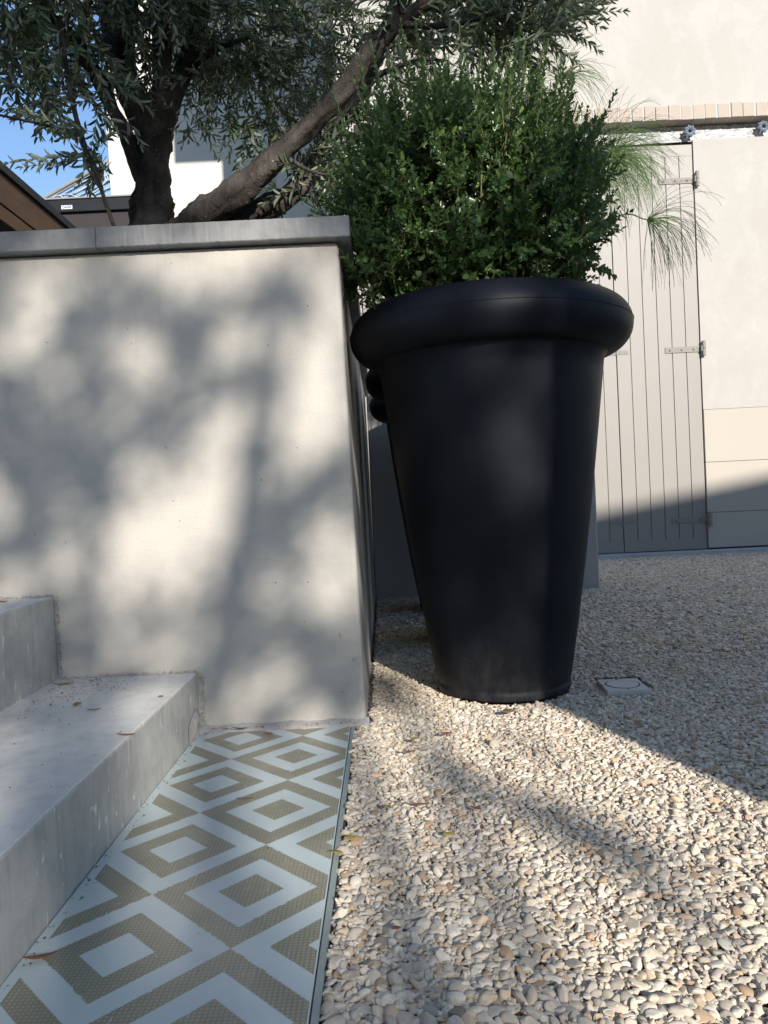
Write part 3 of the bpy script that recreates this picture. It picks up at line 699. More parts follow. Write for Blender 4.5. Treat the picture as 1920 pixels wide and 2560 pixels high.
U3 = [(at(1000, 60, 4.0), 110, .34, 0, 1), (at(1120, -20, 4.1), 100, .34, 0, 1), (at(1260, 150, 4.0), 110, .34, 0, 1), (at(930, 240, 4.1), 80, .30, 0, 1), (at(850, 470, 4.1), 70, .26, 0, 1), (at(1380, 330, 3.9), 100, .3, 0, 1), (at(690, 470, 3.9), 40, .2, 1, 0)]
papyrus('papyrus with drooping feathery umbels leaning right across the grey shutters', P2[0], P2[1], U2, 21)
papyrus('papyrus seen through the bush, from the farthest black pot', P3[0], P3[1], U3, 22)

# ------------------------------------------------------------------ main house
FY = 6.5
hs = thing('house', (2.5, FY, 0), 'cream limewashed house with grey board shutters under a brick band', 'building')
HX0 = -.23; OX0, OX1 = -.10, 2.727; ZT = 3.457
w_ = MB()
w_.box(OX1 + .004, 9., FY, FY + .4, 1.2165, 3.474).box(OX1 + .004, 9., FY + .06, FY + .4, 3.4745, 3.7285).box(HX0, OX0 - .004, FY, FY + .4, 0, 14)
w_.box(OX0 - .0035, 9., FY, FY + .4, 3.729, 14)
w_.box(OX0 - .0035, OX1 + .0035, FY + .3, FY + .4, 0, 3.7285).box(HX0, HX0 + .3, FY + .401, 20, 0, 14).box(HX0 + .301, 9, 19, 20, 0, 13.9)
w_.build('wall', M['wall'], hs)
MB().box(-1.02, 9.2, FY - .002, 12, 9.15, 14.2).build('upper_storey', M['wall'], hs)
zs = [.045, .344, .77, 1.215]
pb = MB()
for a, b_ in zip(zs[:-1], zs[1:]): pb.box(OX1 + .0055, 9, FY - .004, FY + .35, a + .0015, b_ - .0015)
pb.build('plinth', M['plinth'], hs, bevel=.002, seg=1)
MB().box(OX1 + .006, 9, FY + .002, FY + .34, .05, 1.214).build('plinth_joints', M['dark'], hs)
MB().box(-.2, 9, FY - .075, FY + .3, -.05, .033).build('threshold', M['kerb'], hs, bevel=.006)
# brick band
bb = MB(); rr = random.Random(2); x = .2
while x < 6:
    wd = rr.uniform(.085, .100); y = FY - .083 + rr.uniform(-.004, .003)
    bb.box(x, x + wd, y, FY + .1, 3.609 + rr.uniform(-.004, .003), 3.727 + rr.uniform(-.006, .004)); x += wd + rr.uniform(.006, .016)
bb.build('brick_band', M['brick'], hs, bevel=.004)
MB().box(.2, 6, FY - .076, FY + .09, 3.611, 3.722).build('mortar_joints', M['joint'], hs)
sm = MB(); n = 160
vs, fs = [], []
for i in range(n + 1):
    x = -.1 + 6.1 * i / n; h = rr.uniform(-.004, .004)
    vs += [(x, FY + .028 + rr.uniform(-.002, .002), 3.470 + rr.uniform(-.002, .002)), (x, FY + .030, 3.60), (x, FY + .2, 3.60)]
for i in range(n):
    for k in range(2): fs.append((i * 3 + k, i * 3 + 3 + k, i * 3 + 4 + k, i * 3 + 1 + k))
meshobj('steel_lintel', vs, fs, M['steel'], hs)
def rosette(x, z):
    mb = MB(); cy = FY - .03
    for k in range(8):
        a = k * math.pi / 4 + .2; r = .058
        d = Vector((math.cos(a), 0, math.sin(a))); s_ = Vector((-math.sin(a), 0, math.cos(a))); o = Vector((x, cy, z))
        P = [o + d * .010, o + d * .034 + s_ * .0175 + Vector((0, -.004, 0)), o + d * r + Vector((0, .006, 0)), o + d * .034 - s_ * .0175 + Vector((0, -.004, 0)), o + d * .034 + Vector((0, -.013, 0)), o + d * .03 + Vector((0, .01, 0))]
        mb.add(P, [(0, 1, 4), (1, 2, 4), (2, 3, 4), (3, 0, 4), (1, 0, 5), (2, 1, 5), (3, 2, 5), (0, 3, 5)])
    o = mb.build('rosette', M['rosette'], hs)
    q = MB(); q.tube([(x, cy - .008, z), (x, cy - .018, z), (x, cy - .019, z)], [.016, .011, .004], 12); q.build('rosette_centre', M['dark'], o)
    o2 = q = MB().tube([(x, FY - .0, z), (x, cy - .005, z)], .008, 10).build('rosette_pin', M['rosette'], o)
    for ch in o.children: ch.matrix_parent_inverse = Matrix.Identity(4); ch.location = (0, 0, 0)
# children of parts: geometry is relative to the thing, so keep them in the same space
def sub(mb, name, mat, part, **k):
    o = meshobj(name, [v - hs.location for v in mb.v], mb.f, mat, None, **k); o.parent = part; return o
def rosette(x, z):
    mb = MB(); cy = FY - .03
    for k in range(8):
        a = k * math.pi / 4 + .2; r = .058
        d = Vector((math.cos(a), 0, math.sin(a))); s_ = Vector((-math.sin(a), 0, math.cos(a))); o = Vector((x, cy, z))
        P = [o + d * .010, o + d * .034 + s_ * .0175 + Vector((0, -.004, 0)), o + d * r + Vector((0, .006, 0)), o + d * .034 - s_ * .0175 + Vector((0, -.004, 0)), o + d * .034 + Vector((0, -.013, 0)), o + d * .03 + Vector((0, .01, 0))]
        mb.add(P, [(0, 1, 4), (1, 2, 4), (2, 3, 4), (3, 0, 4), (1, 0, 5), (2, 1, 5), (3, 2, 5), (0, 3, 5)])
    o = mb.build('rosette', M['rosette'], hs)
    sub(MB().tube([(x, cy - .008, z), (x, cy - .018, z), (x, cy - .019, z)], [.016, .011, .004], 12), 'rosette_centre', M['dark'], o)
    sub(MB().tube([(x, FY, z), (x, cy - .004, z)], .008, 10), 'rosette_pin', M['rosette'], o)
rosette(2.70, 3.535); rosette(3.315, 3.545)
# shutters
SY = FY + .012
def shutter(x0, x1, label=None, strap=False, nb=6, drop=0):
    mb = MB(); z0, z1 = .040, ZT - .016; mb.box(x0 + .001, x1 - .001, SY + .008, SY + .04, z0, z1)
    wd = (x1 - x0) / nb; gp_ = .0045
    for i in range(nb):
        a = x0 + i * wd + (gp_ if i else .002); b_ = x0 + (i + 1) * wd - (gp_ if i < nb - 1 else .002)
        mb.box(a, b_, SY, SY + .009, z0 + .0952, z1 - .0952)
    mb.box(x0 + .002, x1 - .002, SY, SY + .009, z0, z0 + .095); mb.box(x0 + .002, x1 - .002, SY, SY + .009, z1 - .095, z1)
    o = mb.build('shutter', M['shutter'], hs, bevel=.0012, seg=1)
    if label: o['label'] = label
    return o
shs = []
for k in range(4):
    x1 = OX1 - k * .7067; shs.append(shutter(x1 - .7037, x1 - .001))
for z in (.29, 1.727, 3.14):
    X1 = OX1
    mb = MB().box(X1 - .315 + .02, X1 - .001, SY - .007, SY - .0005, z - .024, z + .024)
    for rx in (.255, .155, .055): mb.tube([(X1 - rx, SY - .006, z), (X1 - rx, SY - .013, z), (X1 - rx, SY - .016, z)], [.0105, .009, .003], 12)
    sub(mb, 'strap_hinge', M['iron'], shs[0], bevel=.001, seg=1)
    mb = MB().tube([(X1 + .020, SY - .035, z - .062), (X1 + .020, SY - .035, z - .002)], .0155, 14).tube([(X1 + .020, SY - .035, z + .002), (X1 + .020, SY - .035, z + .062)], .0155, 14)
    mb.box(X1 + .006, X1 + .034, SY - .035, FY + .01, z - .05, z - .012).box(X1 - .002, X1 + .006, SY - .040, SY - .001, z - .024, z + .024)
    sub(mb, 'hinge_pin', M['iron'], shs[0], smooth=False)
    xc = OX1 - .7052
    mb = MB().box(xc - .10, xc - .008, SY - .0045, SY - .0005, z - .018, z + .018).box(xc + .008, xc + .10, SY - .0045, SY - .0005, z - .016, z + .018).tube([(xc, SY - .006, z - .024), (xc, SY - .006, z + .024)], .007, 10)
    for rx in (-.075, -.04, .035, .075): mb.tube([(xc + rx, SY - .004, z), (xc + rx, SY - .0075, z)], .0045, 8)
    sub(mb, 'folding_hinge', M['iron'], shs[1])
# small support for cables? none

# ------------------------------------------------------------------ wing behind the olive
wg = thing('annex_building', (-2.5, 13, 0), 'smooth white annex wall behind the olive tree, half in shade', 'building')
MB().box(-4.325, .8, 13, 14, 0, 11.).build('wall', M['wing'], wg)
zc = at(560, 317, 13).z
MB().box(-4.335, .8, 12.975, 12.999, zc - .03, zc + .03).build('string_course', M['wing'], wg)

# ------------------------------------------------------------------ glass canopy behind the annex
CYY = 13.7
cn = thing('glass_canopy', tuple(at(200, 470, CYY)), 'sloping iron and glass roof with scrolled ironwork left of the annex', 'glass roof')
def ctube(pts, r): return MB().tube([at(x, y, CYY) for x, y in pts], r * CYY / F, 8)
a0, a1 = (92, 506), (330, 368)
fr = ctube([a0, a1], 4.5); fr.add(*[(lambda m: (m.v, m.f))(ctube([(96, 512), (330, 378)], 1.6))][0])
fr.build('ridge_frame', M['grey'], cn)
poly = [at(x, y, CYY + .02) for x, y in [(100, 508), (330, 372), (330, 560), (100, 560)]]
back = [p + Vector((0, .02, 0)) for p in poly]
MB().add(poly + back, [(0, 1, 2, 3), (7, 6, 5, 4), (0, 4, 5, 1), (1, 5, 6, 2), (2, 6, 7, 3), (3, 7, 4, 0)]).build('glass_pane', M['cglass'], cn)
for o_ in (18, 34, 52, 72):
    ctube([(100 + o_ * .8, 508 + o_ * .25), (330, 372 + o_ * 1.02)], 1.3).build('glazing_bar', M['black'], cn)
def ell(cx, cy, a, b_, ang, s0=0, s1=360, n=28):
    out = []
    for k in range(n + 1):
        t = R_(s0 + (s1 - s0) * k / n); x, y = a * math.cos(t), b_ * math.sin(t); A = R_(ang); out.append((cx + x * math.cos(A) - y * math.sin(A), cy + x * math.sin(A) + y * math.cos(A)))
    return out
for e in [(188, 474, 66, 8, -29, -90, 95), (205, 466, 52, 7, -29, -70, 120), (226, 468, 50, 15, -33, -60, 175), (145, 503, 16, 14, 0, 150, 360), (172, 500, 24, 14, 10, 200, 350), (272, 428, 9, 24, 10, 0, 360), (292, 440, 18, 26, 0, 90, 270)]:
    ctube(ell(*e), 1.5).build('iron_scroll', M['scroll'], cn, smooth=True)

# ------------------------------------------------------------------ terrace structure left
tx = -2.0
tb = thing('timber_pergola', (tx, 4.5, 0), 'brown timber beam with black metal edge at the left behind the planter', 'pergola')
pa = atx(0, 430, tx); pz = pa.z; pbm = atx(0, 545, tx).z; gm = atx(0, 508, tx).z
YE = atx(170, 572, tx).y + .9
MB().box(tx - .12, tx, 2.6, YE, gm + .006, pz).build('upper_board', M['wood'], tb, bevel=.004)
MB().box(tx - .12, tx - .006, 2.6, YE, pbm, gm).build('lower_board', M['wood'], tb, bevel=.004)
MB().box(tx - .20, tx + .02, 2.6, YE, pz + .002, atx(0, 408, tx).z).build('metal_flashing', M['black'], tb, bevel=.003)
for py_ in (2.75, YE - .1): MB().box(tx - .119, tx - .01, py_ - .05, py_ + .05, 0, pbm - .001).build('post', M['wood'], tb)
MB().box(tx - 2.5, tx - .125, 2.6, YE, pz - .06, pz - .02).build('roof_panel', M['awn'], tb)
AY = YE + .15
ab = thing('awning_cassette', (-1.6, AY, 2.), 'long black awning box with a small white label behind the olive trunk', 'awning')
L0, Rr0 = at(60, 500, AY), at(385, 485, AY)
zt = at(230, 495, AY).z; zm = at(230, 527, AY).z; zb = at(230, 600, AY).z
MB().box(L0.x - 1.2, Rr0.x, AY, AY + .25, zm, zt).build('cassette', M['black'], ab, bevel=.006)
MB().box(L0.x - 1.2, Rr0.x - .01, AY + .03, AY + .2, zb - .6, zm - .002).build('lower_panel', M['awn'], ab)
MB().box(L0.x - 1.2, Rr0.x, AY - .01, AY + .05, zt + .0005, zt + .012).build('top_highlight', M['grey'], ab)  # pale strip modelled in place of the highlight along the top edge
l0, l1 = at(153.5, 523, AY - .004), at(180, 512.5, AY - .004)
lb = MB().box(l0.x, l1.x, AY - .003, AY + .002, l0.z, l1.z).build('label_plate', M['white'], ab)
fc = bpy.data.curves.new('lettering', 'FONT'); fc.body = 'OASIS'; fc.size = (l1.z - l0.z) * .95; fc.align_x = 'CENTER'; fc.align_y = 'CENTER'; fc.extrude = .0005; fc.offset = .0006
ft = bpy.data.objects.new('lettering', fc); COL.objects.link(ft); ft.rotation_euler = (R_(90), 0, 0); ft.location = ((l0.x + l1.x) / 2, AY - .005, (l0.z + l1.z) / 2)
bpy.context.view_layer.update(); dg = bpy.context.evaluated_depsgraph_get(); tm = bpy.data.meshes.new_from_object(ft.evaluated_get(dg)); tm.transform(ft.matrix_world); tm.transform(Matrix.Translation(-ab.location))
bpy.data.objects.remove(ft); tm.materials.clear(); tm.materials.append(M['ink']); tm.name = 'lettering'
lo = bpy.data.objects.new('lettering', tm); COL.objects.link(lo); lo.parent = lb

# ------------------------------------------------------------------ drain cover
dc = thing('inspection_cover', (.71, 2.36, .02), 'small square concrete inspection cover lying in the shaded gravel right of the front pot', 'drain cover')
dA = [atz(1490, 1692, .022), atz(1518, 1721, .022), atz(1625, 1715, .022), atz(1592, 1688, .022)]
MB().prism([(p.x, p.y) for p in dA], -.02, .014).build('frame_slab', M['cover'], dc, bevel=.003)
rc = (sum(p.x for p in dA) / 4, sum(p.y for p in dA) / 4)
MB().lathe([(.046, .0142), (.046, .0152), (.0, .0152)], (*rc, 0), 40).build('round_lid', M['cover'], dc)
MB().lathe([(.0470, .0143), (.0490, .0148), (.0508, .0143)], (*rc, 0), 40).build('lid_ring', M['dark'], dc)
for a in (0, 90, 180, 270): MB().box(rc[0] + .06 * math.cos(R_(a)) - .004, rc[0] + .06 * math.cos(R_(a)) + .004, rc[1] + .058 * math.sin(R_(a)) - .002, rc[1] + .058 * math.sin(R_(a)) + .002, .013, .0147).build('slot', M['dark'], dc)

# ------------------------------------------------------------------ gravel
def gravel():
    T = .9; cell = .010; grid = {}; pts = []
    rr = random.Random(4)
    sizes = sorted([min(.0185, max(.0034, rr.lognormvariate(math.log(.0056), .42))) for _ in range(60000)], reverse=True)
    G = int(T / cell)
    for a in sizes:
        if a < .0036 and len(pts) > 12000: break
        r = a * .80
        x, y = rr.random() * T, rr.random() * T; ci, cj = int(x / cell), int(y / cell); ok = True; R3 = 2 if r < .007 else 3
        for i in range(ci - R3, ci + R3 + 1):
            for j in range(cj - R3, cj + R3 + 1):
                for (qx, qy, qr) in grid.get((i % G, j % G), ()):
                    dx = abs(qx - x); dy = abs(qy - y); dx = min(dx, T - dx); dy = min(dy, T - dy)
                    if dx * dx + dy * dy < ((r + qr) * .80) ** 2: ok = False; break
                if not ok: break
            if not ok: break
        if ok:
            grid.setdefault((ci % G, cj % G), []).append((x, y, r)); pts.append((x, y, a))
    A = np.array(pts)
    # a loose second layer
    K = int(len(A) * .22); B = np.stack([RNG.random(K) * T, RNG.random(K) * T, RNG.uniform(.004, .0095, K)], 1); lay = np.concatenate([np.zeros(len(A)), np.ones(K)]); A = np.concatenate([A, B])
    out = []
    for KS, ylo, yhi in ((.54, -.25, 2.75), (.76, 2.75, 7.)):
      for iy in range(-4, 16):
        for ix in range(-2, 16):
            tx_, ty_ = A[:, 0] * KS, A[:, 1] * KS; TT = T * KS
            q = (ix * 7 + iy * 3) % 4
            x = (TT - tx_ if q & 1 else tx_) + ix * TT; y = (TT - ty_ if q & 2 else ty_) + iy * TT
            if x.max() < -.1 or y.max() < ylo or y.min() > yhi: continue
            jy = .04 * np.sin(x * 9) + RNG.normal(0, .02, len(x))
            if KS < .8: k0 = (y < yhi + jy) & (y > ylo)
            else: k0 = y >= ylo + jy
            k = k0 & (x > -.098) & (y < FY - .07) & (y > -.6) & (x < .56 * np.maximum(y, 0) + 1.0)
            k &= ~((y > WY) & (x < -.060) & (y < 6)); k &= ~((y > 4.58) & (y < 4.86) & (x < 1.285))
            k &= ~((y > WY - .03) & (x < -.060))
            for (a, b_) in (P1, P2, P3): k &= (x - a) ** 2 + (y - b_) ** 2 > .197 ** 2
            k &= ~((x > .635) & (x < .782) & (y > 2.283) & (y < 2.435))
            big = 1 + .35 * np.exp(-((x + .1) / .35) ** 2) * np.clip((1.5 - y) / .9, 0, 1)
            a = A[:, 2] * big * KS; z = -.0072 + .0022 * np.sin(x * 11 + 1.3 * np.sin(y * 7)) * np.sin(y * 9 + x * 3) + .0045 * np.exp(-((x + .1) / .035) ** 2) * (y < WY) + a * .32 + RNG.normal(0, .0014, len(a)) + lay * .0042
            out.append(np.stack([x, y, z, a], 1)[k])
    O = np.concatenate(out); n = len(O)
    me = bpy.data.meshes.new('gravel'); me.vertices.add(n); me.vertices.foreach_set('co', O[:, :3].ravel().astype(np.float32))
    asp = RNG.uniform(.58, .98, n); fl = RNG.uniform(.36, .72, n)
    scl = np.stack([O[:, 3] * RNG.uniform(1.0, 1.35, n), O[:, 3] * asp, O[:, 3] * fl], 1)
    rot = np.stack([RNG.normal(0, .33, n), RNG.normal(0, .33, n), RNG.uniform(0, 6.283, n)], 1)
    st_ = RNG.random(n) < .12; rot[st_, 0] += RNG.uniform(-1.2, 1.2, st_.sum())
    for nm, ar in (('scl', scl), ('rot', rot)):
        at_ = me.attributes.new(nm, 'FLOAT_VECTOR', 'POINT'); at_.data.foreach_set('vector', ar.ravel().astype(np.float32))
    at_ = me.attributes.new('vid', 'INT', 'POINT'); at_.data.foreach_set('value', RNG.integers(0, 10, n).astype(np.int32))
    o = bpy.data.objects.new('gravel', me); COL.objects.link(o); tag(o, 'cream and grey rounded pebble gravel covering the courtyard', 'gravel', kind='stuff')
    ng = bpy.data.node_groups.new('scatter_pebbles', 'GeometryNodeTree'); ng.interface.new_socket('Geometry', in_out='INPUT', socket_type='NodeSocketGeometry'); ng.interface.new_socket('Geometry', in_out='OUTPUT', socket_type='NodeSocketGeometry')
    N = ng.nodes; Lk = ng.links.new; gi = N.new('NodeGroupInput'); go = N.new('NodeGroupOutput'); gi2 = N.new('GeometryNodeGeometryToInstance')
    protos = []
    for i in range(10):
        ic = N.new('GeometryNodeMeshIcoSphere'); ic.inputs['Radius'].default_value = 1; ic.inputs['Subdivisions'].default_value = 3
        sp_ = N.new('GeometryNodeSetPosition'); pos = N.new('GeometryNodeInputPosition'); no = N.new('ShaderNodeTexNoise'); no.noise_dimensions = '4D'; no.inputs['W'].default_value = i * 3.7 + .5; no.inputs['Scale'].default_value = .7 + .1 * (i % 4); no.inputs['Detail'].default_value = 0.0 if i % 3 else 1.0
        Lk(pos.outputs[0], no.inputs['Vector']); sb = N.new('ShaderNodeVectorMath'); sb.operation = 'SUBTRACT'; sb.inputs[1].default_value = (.5, .5, .5); Lk(no.outputs['Color'], sb.inputs[0])
        ml = N.new('ShaderNodeVectorMath'); ml.operation = 'SCALE'; ml.inputs['Scale'].default_value = .8 + .22 * (i % 3); Lk(sb.outputs[0], ml.inputs[0])
        Lk(ic.outputs['Mesh'], sp_.inputs['Geometry']); Lk(ml.outputs[0], sp_.inputs['Offset'])
        ss = N.new('GeometryNodeSetShadeSmooth'); Lk(sp_.outputs[0], ss.inputs[0]); sm_ = N.new('GeometryNodeSetMaterial'); sm_.inputs['Material'].default_value = M['pebble']; Lk(ss.outputs[0], sm_.inputs[0]); protos.append(sm_)
    for p in reversed(protos): Lk(p.outputs[0], gi2.inputs[0])
    ip = N.new('GeometryNodeInstanceOnPoints'); ip.inputs['Pick Instance'].default_value = True
    def attr(nm, ty):
        a = N.new('GeometryNodeInputNamedAttribute'); a.data_type = ty; a.inputs['Name'].default_value = nm; return a.outputs['Attribute']
    mp = N.new('GeometryNodeMeshToPoints'); Lk(gi.outputs[0], mp.inputs[0])
    Lk(mp.outputs[0], ip.inputs['Points']); Lk(gi2.outputs[0], ip.inputs['Instance']); Lk(attr('vid', 'INT'), ip.inputs['Instance Index']); Lk(attr('scl', 'FLOAT_VECTOR'), ip.inputs['Scale'])
    er = N.new('FunctionNodeEulerToRotation'); Lk(attr('rot', 'FLOAT_VECTOR'), er.inputs[0]); Lk(er.outputs[0], ip.inputs['Rotation'])
    Lk(ip.outputs[0], go.inputs[0]); md = o.modifiers.new('Scatter', 'NODES'); md.node_group = ng; me.materials.append(M['pebble'])
    print('pebbles', n)
gravel()

# ------------------------------------------------------------------ fallen leaves and crumbs
def deadleaf(P, L, W, ang, mat, label, curl=.25, tilt=.1, grp='fallen leaves'):
    n = 7; vs = []; fs = []
    for i in range(n + 1):
        t = i / n; wd = W * .5 * math.sin(math.pi * min(1, t * .93 + .05)) ** .8; x = (t - .5) * L; z = curl * L * (t - .5) ** 2 * 2
        vs += [(x, -wd, z + wd * .5), (x, 0, z), (x, wd, z + wd * .5)]
    for i in range(n): fs += [(i * 3, i * 3 + 3, i * 3 + 4, i * 3 + 1), (i * 3 + 1, i * 3 + 4, i * 3 + 5, i * 3 + 2)]
    me = bpy.data.meshes.new('fallen_leaf'); me.from_pydata(vs, [], fs); me.materials.append(M[mat]); me.polygons.foreach_set('use_smooth', [True] * len(fs))
    o = bpy.data.objects.new('fallen_leaf', me); COL.objects.link(o); o.location = P; o.rotation_euler = (tilt, tilt * .6, ang)
    s = o.modifiers.new('Solid', 'SOLIDIFY'); s.thickness = .0004
    return tag(o, label, 'leaf', grp)
TZ = .159; GZ = .010
for a in [
    (atz(840, 2132, .005), .030, .012, 2.6, 'deady', 'yellow dry leaf lying on the glass strip near the gravel', .05),
    (atz(614, 2000, .005), .036, .011, .1, 'deadb', 'curled tan leaf lying across the diamond pattern of the glass strip'),
    (atz(100, 2395, .005), .042, .009, .35, 'deadr', 'red brown leaf at the near left edge of the glass strip'),
    (atz(316, 1838, TZ), .036, .007, .15, 'deadr', 'long red leaf at the edge of the lower step'),
    (atz(192, 1762, TZ), .026, .013, 1.2, 'deadb', 'upright curled brown leaf in the middle of the lower step'),
    (atz(235, 1775, TZ), .032, .007, .3, 'deadg', 'thin green leaf right of the curled brown leaf on the lower step'),
    (atz(402, 1742, TZ), .014, .009, .7, 'deadb', 'small brown leaf near the front edge of the lower step'),
    (atz(155, 1712, TZ), .052, .008, .2, 'deadb', 'long tan twig-like leaf at the foot of the upper riser'),
    (atz(205, 1692, TZ), .034, .007, .0, 'deadr', 'dark red leaf against the wall on the lower step'),
    (atz(5, 1505, .379), .03, .009, .1, 'deadr', 'orange brown leaf at the left on the upper step'),
    (atz(672, 1836, .004), .022, .012, .2, 'deadr', 'reddish leaf at the far end of the glass strip'),
    (atz(600, 1822, .014), .045, .006, .05, 'crumb', 'dark dry leaf on the mortar at the foot of the wall'),
    (atz(1272, 1782, GZ), .040, .028, .5, 'deadb', 'crumpled brown leaf on gravel directly in front of the pot'),
    (atz(1115, 1835, GZ), .034, .010, .2, 'deadr', 'red brown leaf on gravel left of the front pot foot'),
    (atz(1035, 1850, GZ), .022, .016, 1., 'deady', 'bright yellow leaf on gravel near the end of the glass strip'),
    (atz(1022, 1880, GZ), .034, .008, .1, 'deadr', 'narrow red leaf on gravel below the yellow leaf'),
    (atz(968, 2020, GZ), .024, .015, 2., 'deady', 'yellow and orange leaf on gravel beside the glass edge'),
    (atz(1048, 2012, GZ), .038, .007, -.1, 'deadr', 'long thin red leaf on sunlit gravel'),
    (atz(1190, 2022, GZ), .022, .008, -.5, 'deadr', 'short dark red leaf on gravel right of the long thin one'),
    (atz(1205, 2070, GZ), .022, .008, 1.5, 'deadr', 'red brown leaf standing between pebbles'),
    (atz(1122, 2088, GZ), .022, .012, .3, 'deady', 'yellow leaf among pebbles in the middle of the sunlit gravel'),
    (atz(878, 2098, GZ), .026, .015, .3, 'deady', 'yellow leaf touching the glass strip edge'),
    (atz(990, 2322, GZ), .014, .008, .3, 'deadr', 'tiny red leaf among the nearest pebbles'),
    (atz(1595, 1812, GZ), .022, .014, .3, 'deadb', 'brown leaf on shaded gravel below the inspection cover'),
    (atz(1730, 1702, GZ), .022, .012, .3, 'deadb', 'orange leaf on shaded gravel right of the inspection cover'),
    (atz(1895, 1757, GZ), .024, .016, .3, 'deadg', 'olive green leaf at the right edge of the shaded gravel'),
    (atz(905, 1712, GZ), .03, .012, .3, 'deadr', 'dark red leaf at the foot of the planter side'),
    (atz(980, 1716, GZ), .03, .012, 1., 'deadr', 'rusty leaf on gravel between planter and front pot'),
    (atz(1285, 1900, GZ), .02, .01, 1.4, 'deady', 'ochre leaf on gravel right of centre in front of the pot'),
    (atz(1420, 1690, GZ), .02, .01, .4, 'deadb', 'brown leaf close to the right foot of the front pot')]:
    deadleaf(*a)
mb = MB(); rr = random.Random(6)
def crumbs(n, fx, r0, r1):
    for _ in range(n):
        p = Vector(fx()); r = rr.uniform(r0, r1) * (2 if rr.random() < .05 else 1)
        vs = [p + Vector((rr.uniform(-1, 1), rr.uniform(-1, 1), rr.uniform(0, .8))) * r for _ in range(6)]
        mb.add(vs, [(0, 1, 2), (0, 2, 3), (3, 4, 5), (1, 4, 5), (0, 3, 5), (1, 2, 4)])
crumbs(260, lambda: (-.86 + abs(rr.gauss(0, .10)), WY - .02 - abs(rr.gauss(0, .16)), .158), .0008, .0028)
crumbs(120, lambda: (rr.uniform(-.87, -.54), rr.uniform(.9, 2.0), .158), .0006, .0022)
crumbs(90, lambda: (-.512 + abs(rr.gauss(0, .008)), rr.uniform(.7, 2.0), .0025), .001, .003)
crumbs(40, lambda: (rr.uniform(-.5, -.12), rr.uniform(.8, 2.0), .0025), .0006, .0016)
crumbs(60, lambda: (rr.uniform(-.5, -.1), WY - rr.uniform(.008, .03), .008), .001, .003)
o = mb.build('leaf_crumbs', M['crumb']); tag(o, 'dark crumbs and grit scattered on the steps and glass', 'debris', kind='stuff')
mb = MB(); crumbs(260, lambda: (-.85 + abs(rr.gauss(0, .09)), WY - .015 - abs(rr.gauss(0, .12)), .158), .001, .0028)
o = mb.build('mortar_grit', M['mortar']); tag(o, 'pale mortar grit at the foot of the upper riser', 'debris', kind='stuff')

# ------------------------------------------------------------------ what throws the shade (behind the camera)
def proj(p): t = p[1] - WY; return (p[0] + SUN.x * t, p[2] + SUN.z * t)
bright = []
def B(p, r, a): q = proj(p); bright.append((q[0], q[1], r, a))
w2 = lambda x, y: at(x, y, WY)
for x, y, r, a in [(477, 670, .085, 2.2), (780, 650, .10, 1.8), (640, 640, .05, 1.), (120, 680, .10, 1.1), (610, 785, .07, 1.), (775, 930, .085, 2.2), (780, 1030, .07, 2.), (780, 830, .05, 1.),
                   (165, 930, .06, .9), (325, 870, .06, .9), (250, 1030, .06, .5), (540, 1090, .10, 1.2), (490, 1270, .10, 2.6), (590, 1240, .08, 2.), (380, 1340, .08, 2.2), (300, 1400, .07, 1.4), (420, 1450, .08, 1.4), (650, 1445, .075, 1.5), (110, 1390, .07, .8), (820, 1470, .07, 2.2),
                   (270, 1580, .08, 1.), (500, 1570, .06, .9), (30, 1480, .06, 1.), (560, 1700, .05, .6), (860, 1330, .03, .6), (850, 1250, .03, .8)]: B(w2(x, y), r, a)
for x, y, r, a in [(1250, 1090, .06, 2.), (1180, 1180, .05, 1.4), (1310, 980, .045, 1.6), (1190, 1700, .09, 2.), (1290, 1480, .04, 1.), (1230, 735, .05, 2.4)]: B(at(x, y, 2.1), r, a)
for x, y, r, a in [(1150, 1800, .08, 2.), (950, 1830, .05, 1.5), (1350, 1850, .09, 2.2), (900, 1960, .06, 2), (1100, 1900, .06, 1.3), (1000, 2080, .09, 2.4), (1250, 2180, .09, 2.2), (1500, 1950, .08, 2.2), (1650, 2080, .09, 2.2), (1050, 2250, .06, 1.6), (1350, 2330, .09, 1.5), (1600, 2250, .09, 1.5), (1800, 2200, .09, 1.8), (1750, 2400, .08, 1.3), (1450, 2480, .06, 1.2), (1850, 1950, .1, 2)]: B(atz(x, y), r, a)
for x, y, r, a in [(350, 1800, .06, 2.), (260, 1960, .04, 1.2), (150, 1690, .03, 1.)]: B(atz(x, y, .157), r, a)
for x, y, r, a in [(660, 2110, .05, 1.4), (400, 1900, .03, .5)]: B(atz(x, y), r, a)
for x, y, r, a in [(1200, 480, .14, 1.5), (1050, 620, .12, 1.3), (1000, 740, .05, 1.), (1250, 300, .2, .9), (700, 330, .14, 1.2), (850, 150, .2, .9), (1050, 60, .3, 1.6), (720, 180, .25, 1.4), (600, 100, .2, 1.0), (1150, 560, .12, 1.6), (1280, 430, .12, 1.2), (960, 560, .1, 1.2)]: B(at(x, y, 2.35), r, a)
BR = np.array(bright); BR[:, 2] *= np.where(BR[:, 1] > .0, np.where(BR[:, 3] > 1.9, 1., .80), 1.)
dark = []
def Dk(p, r, a): q = proj(p); dark.append((q[0], q[1], r, a))
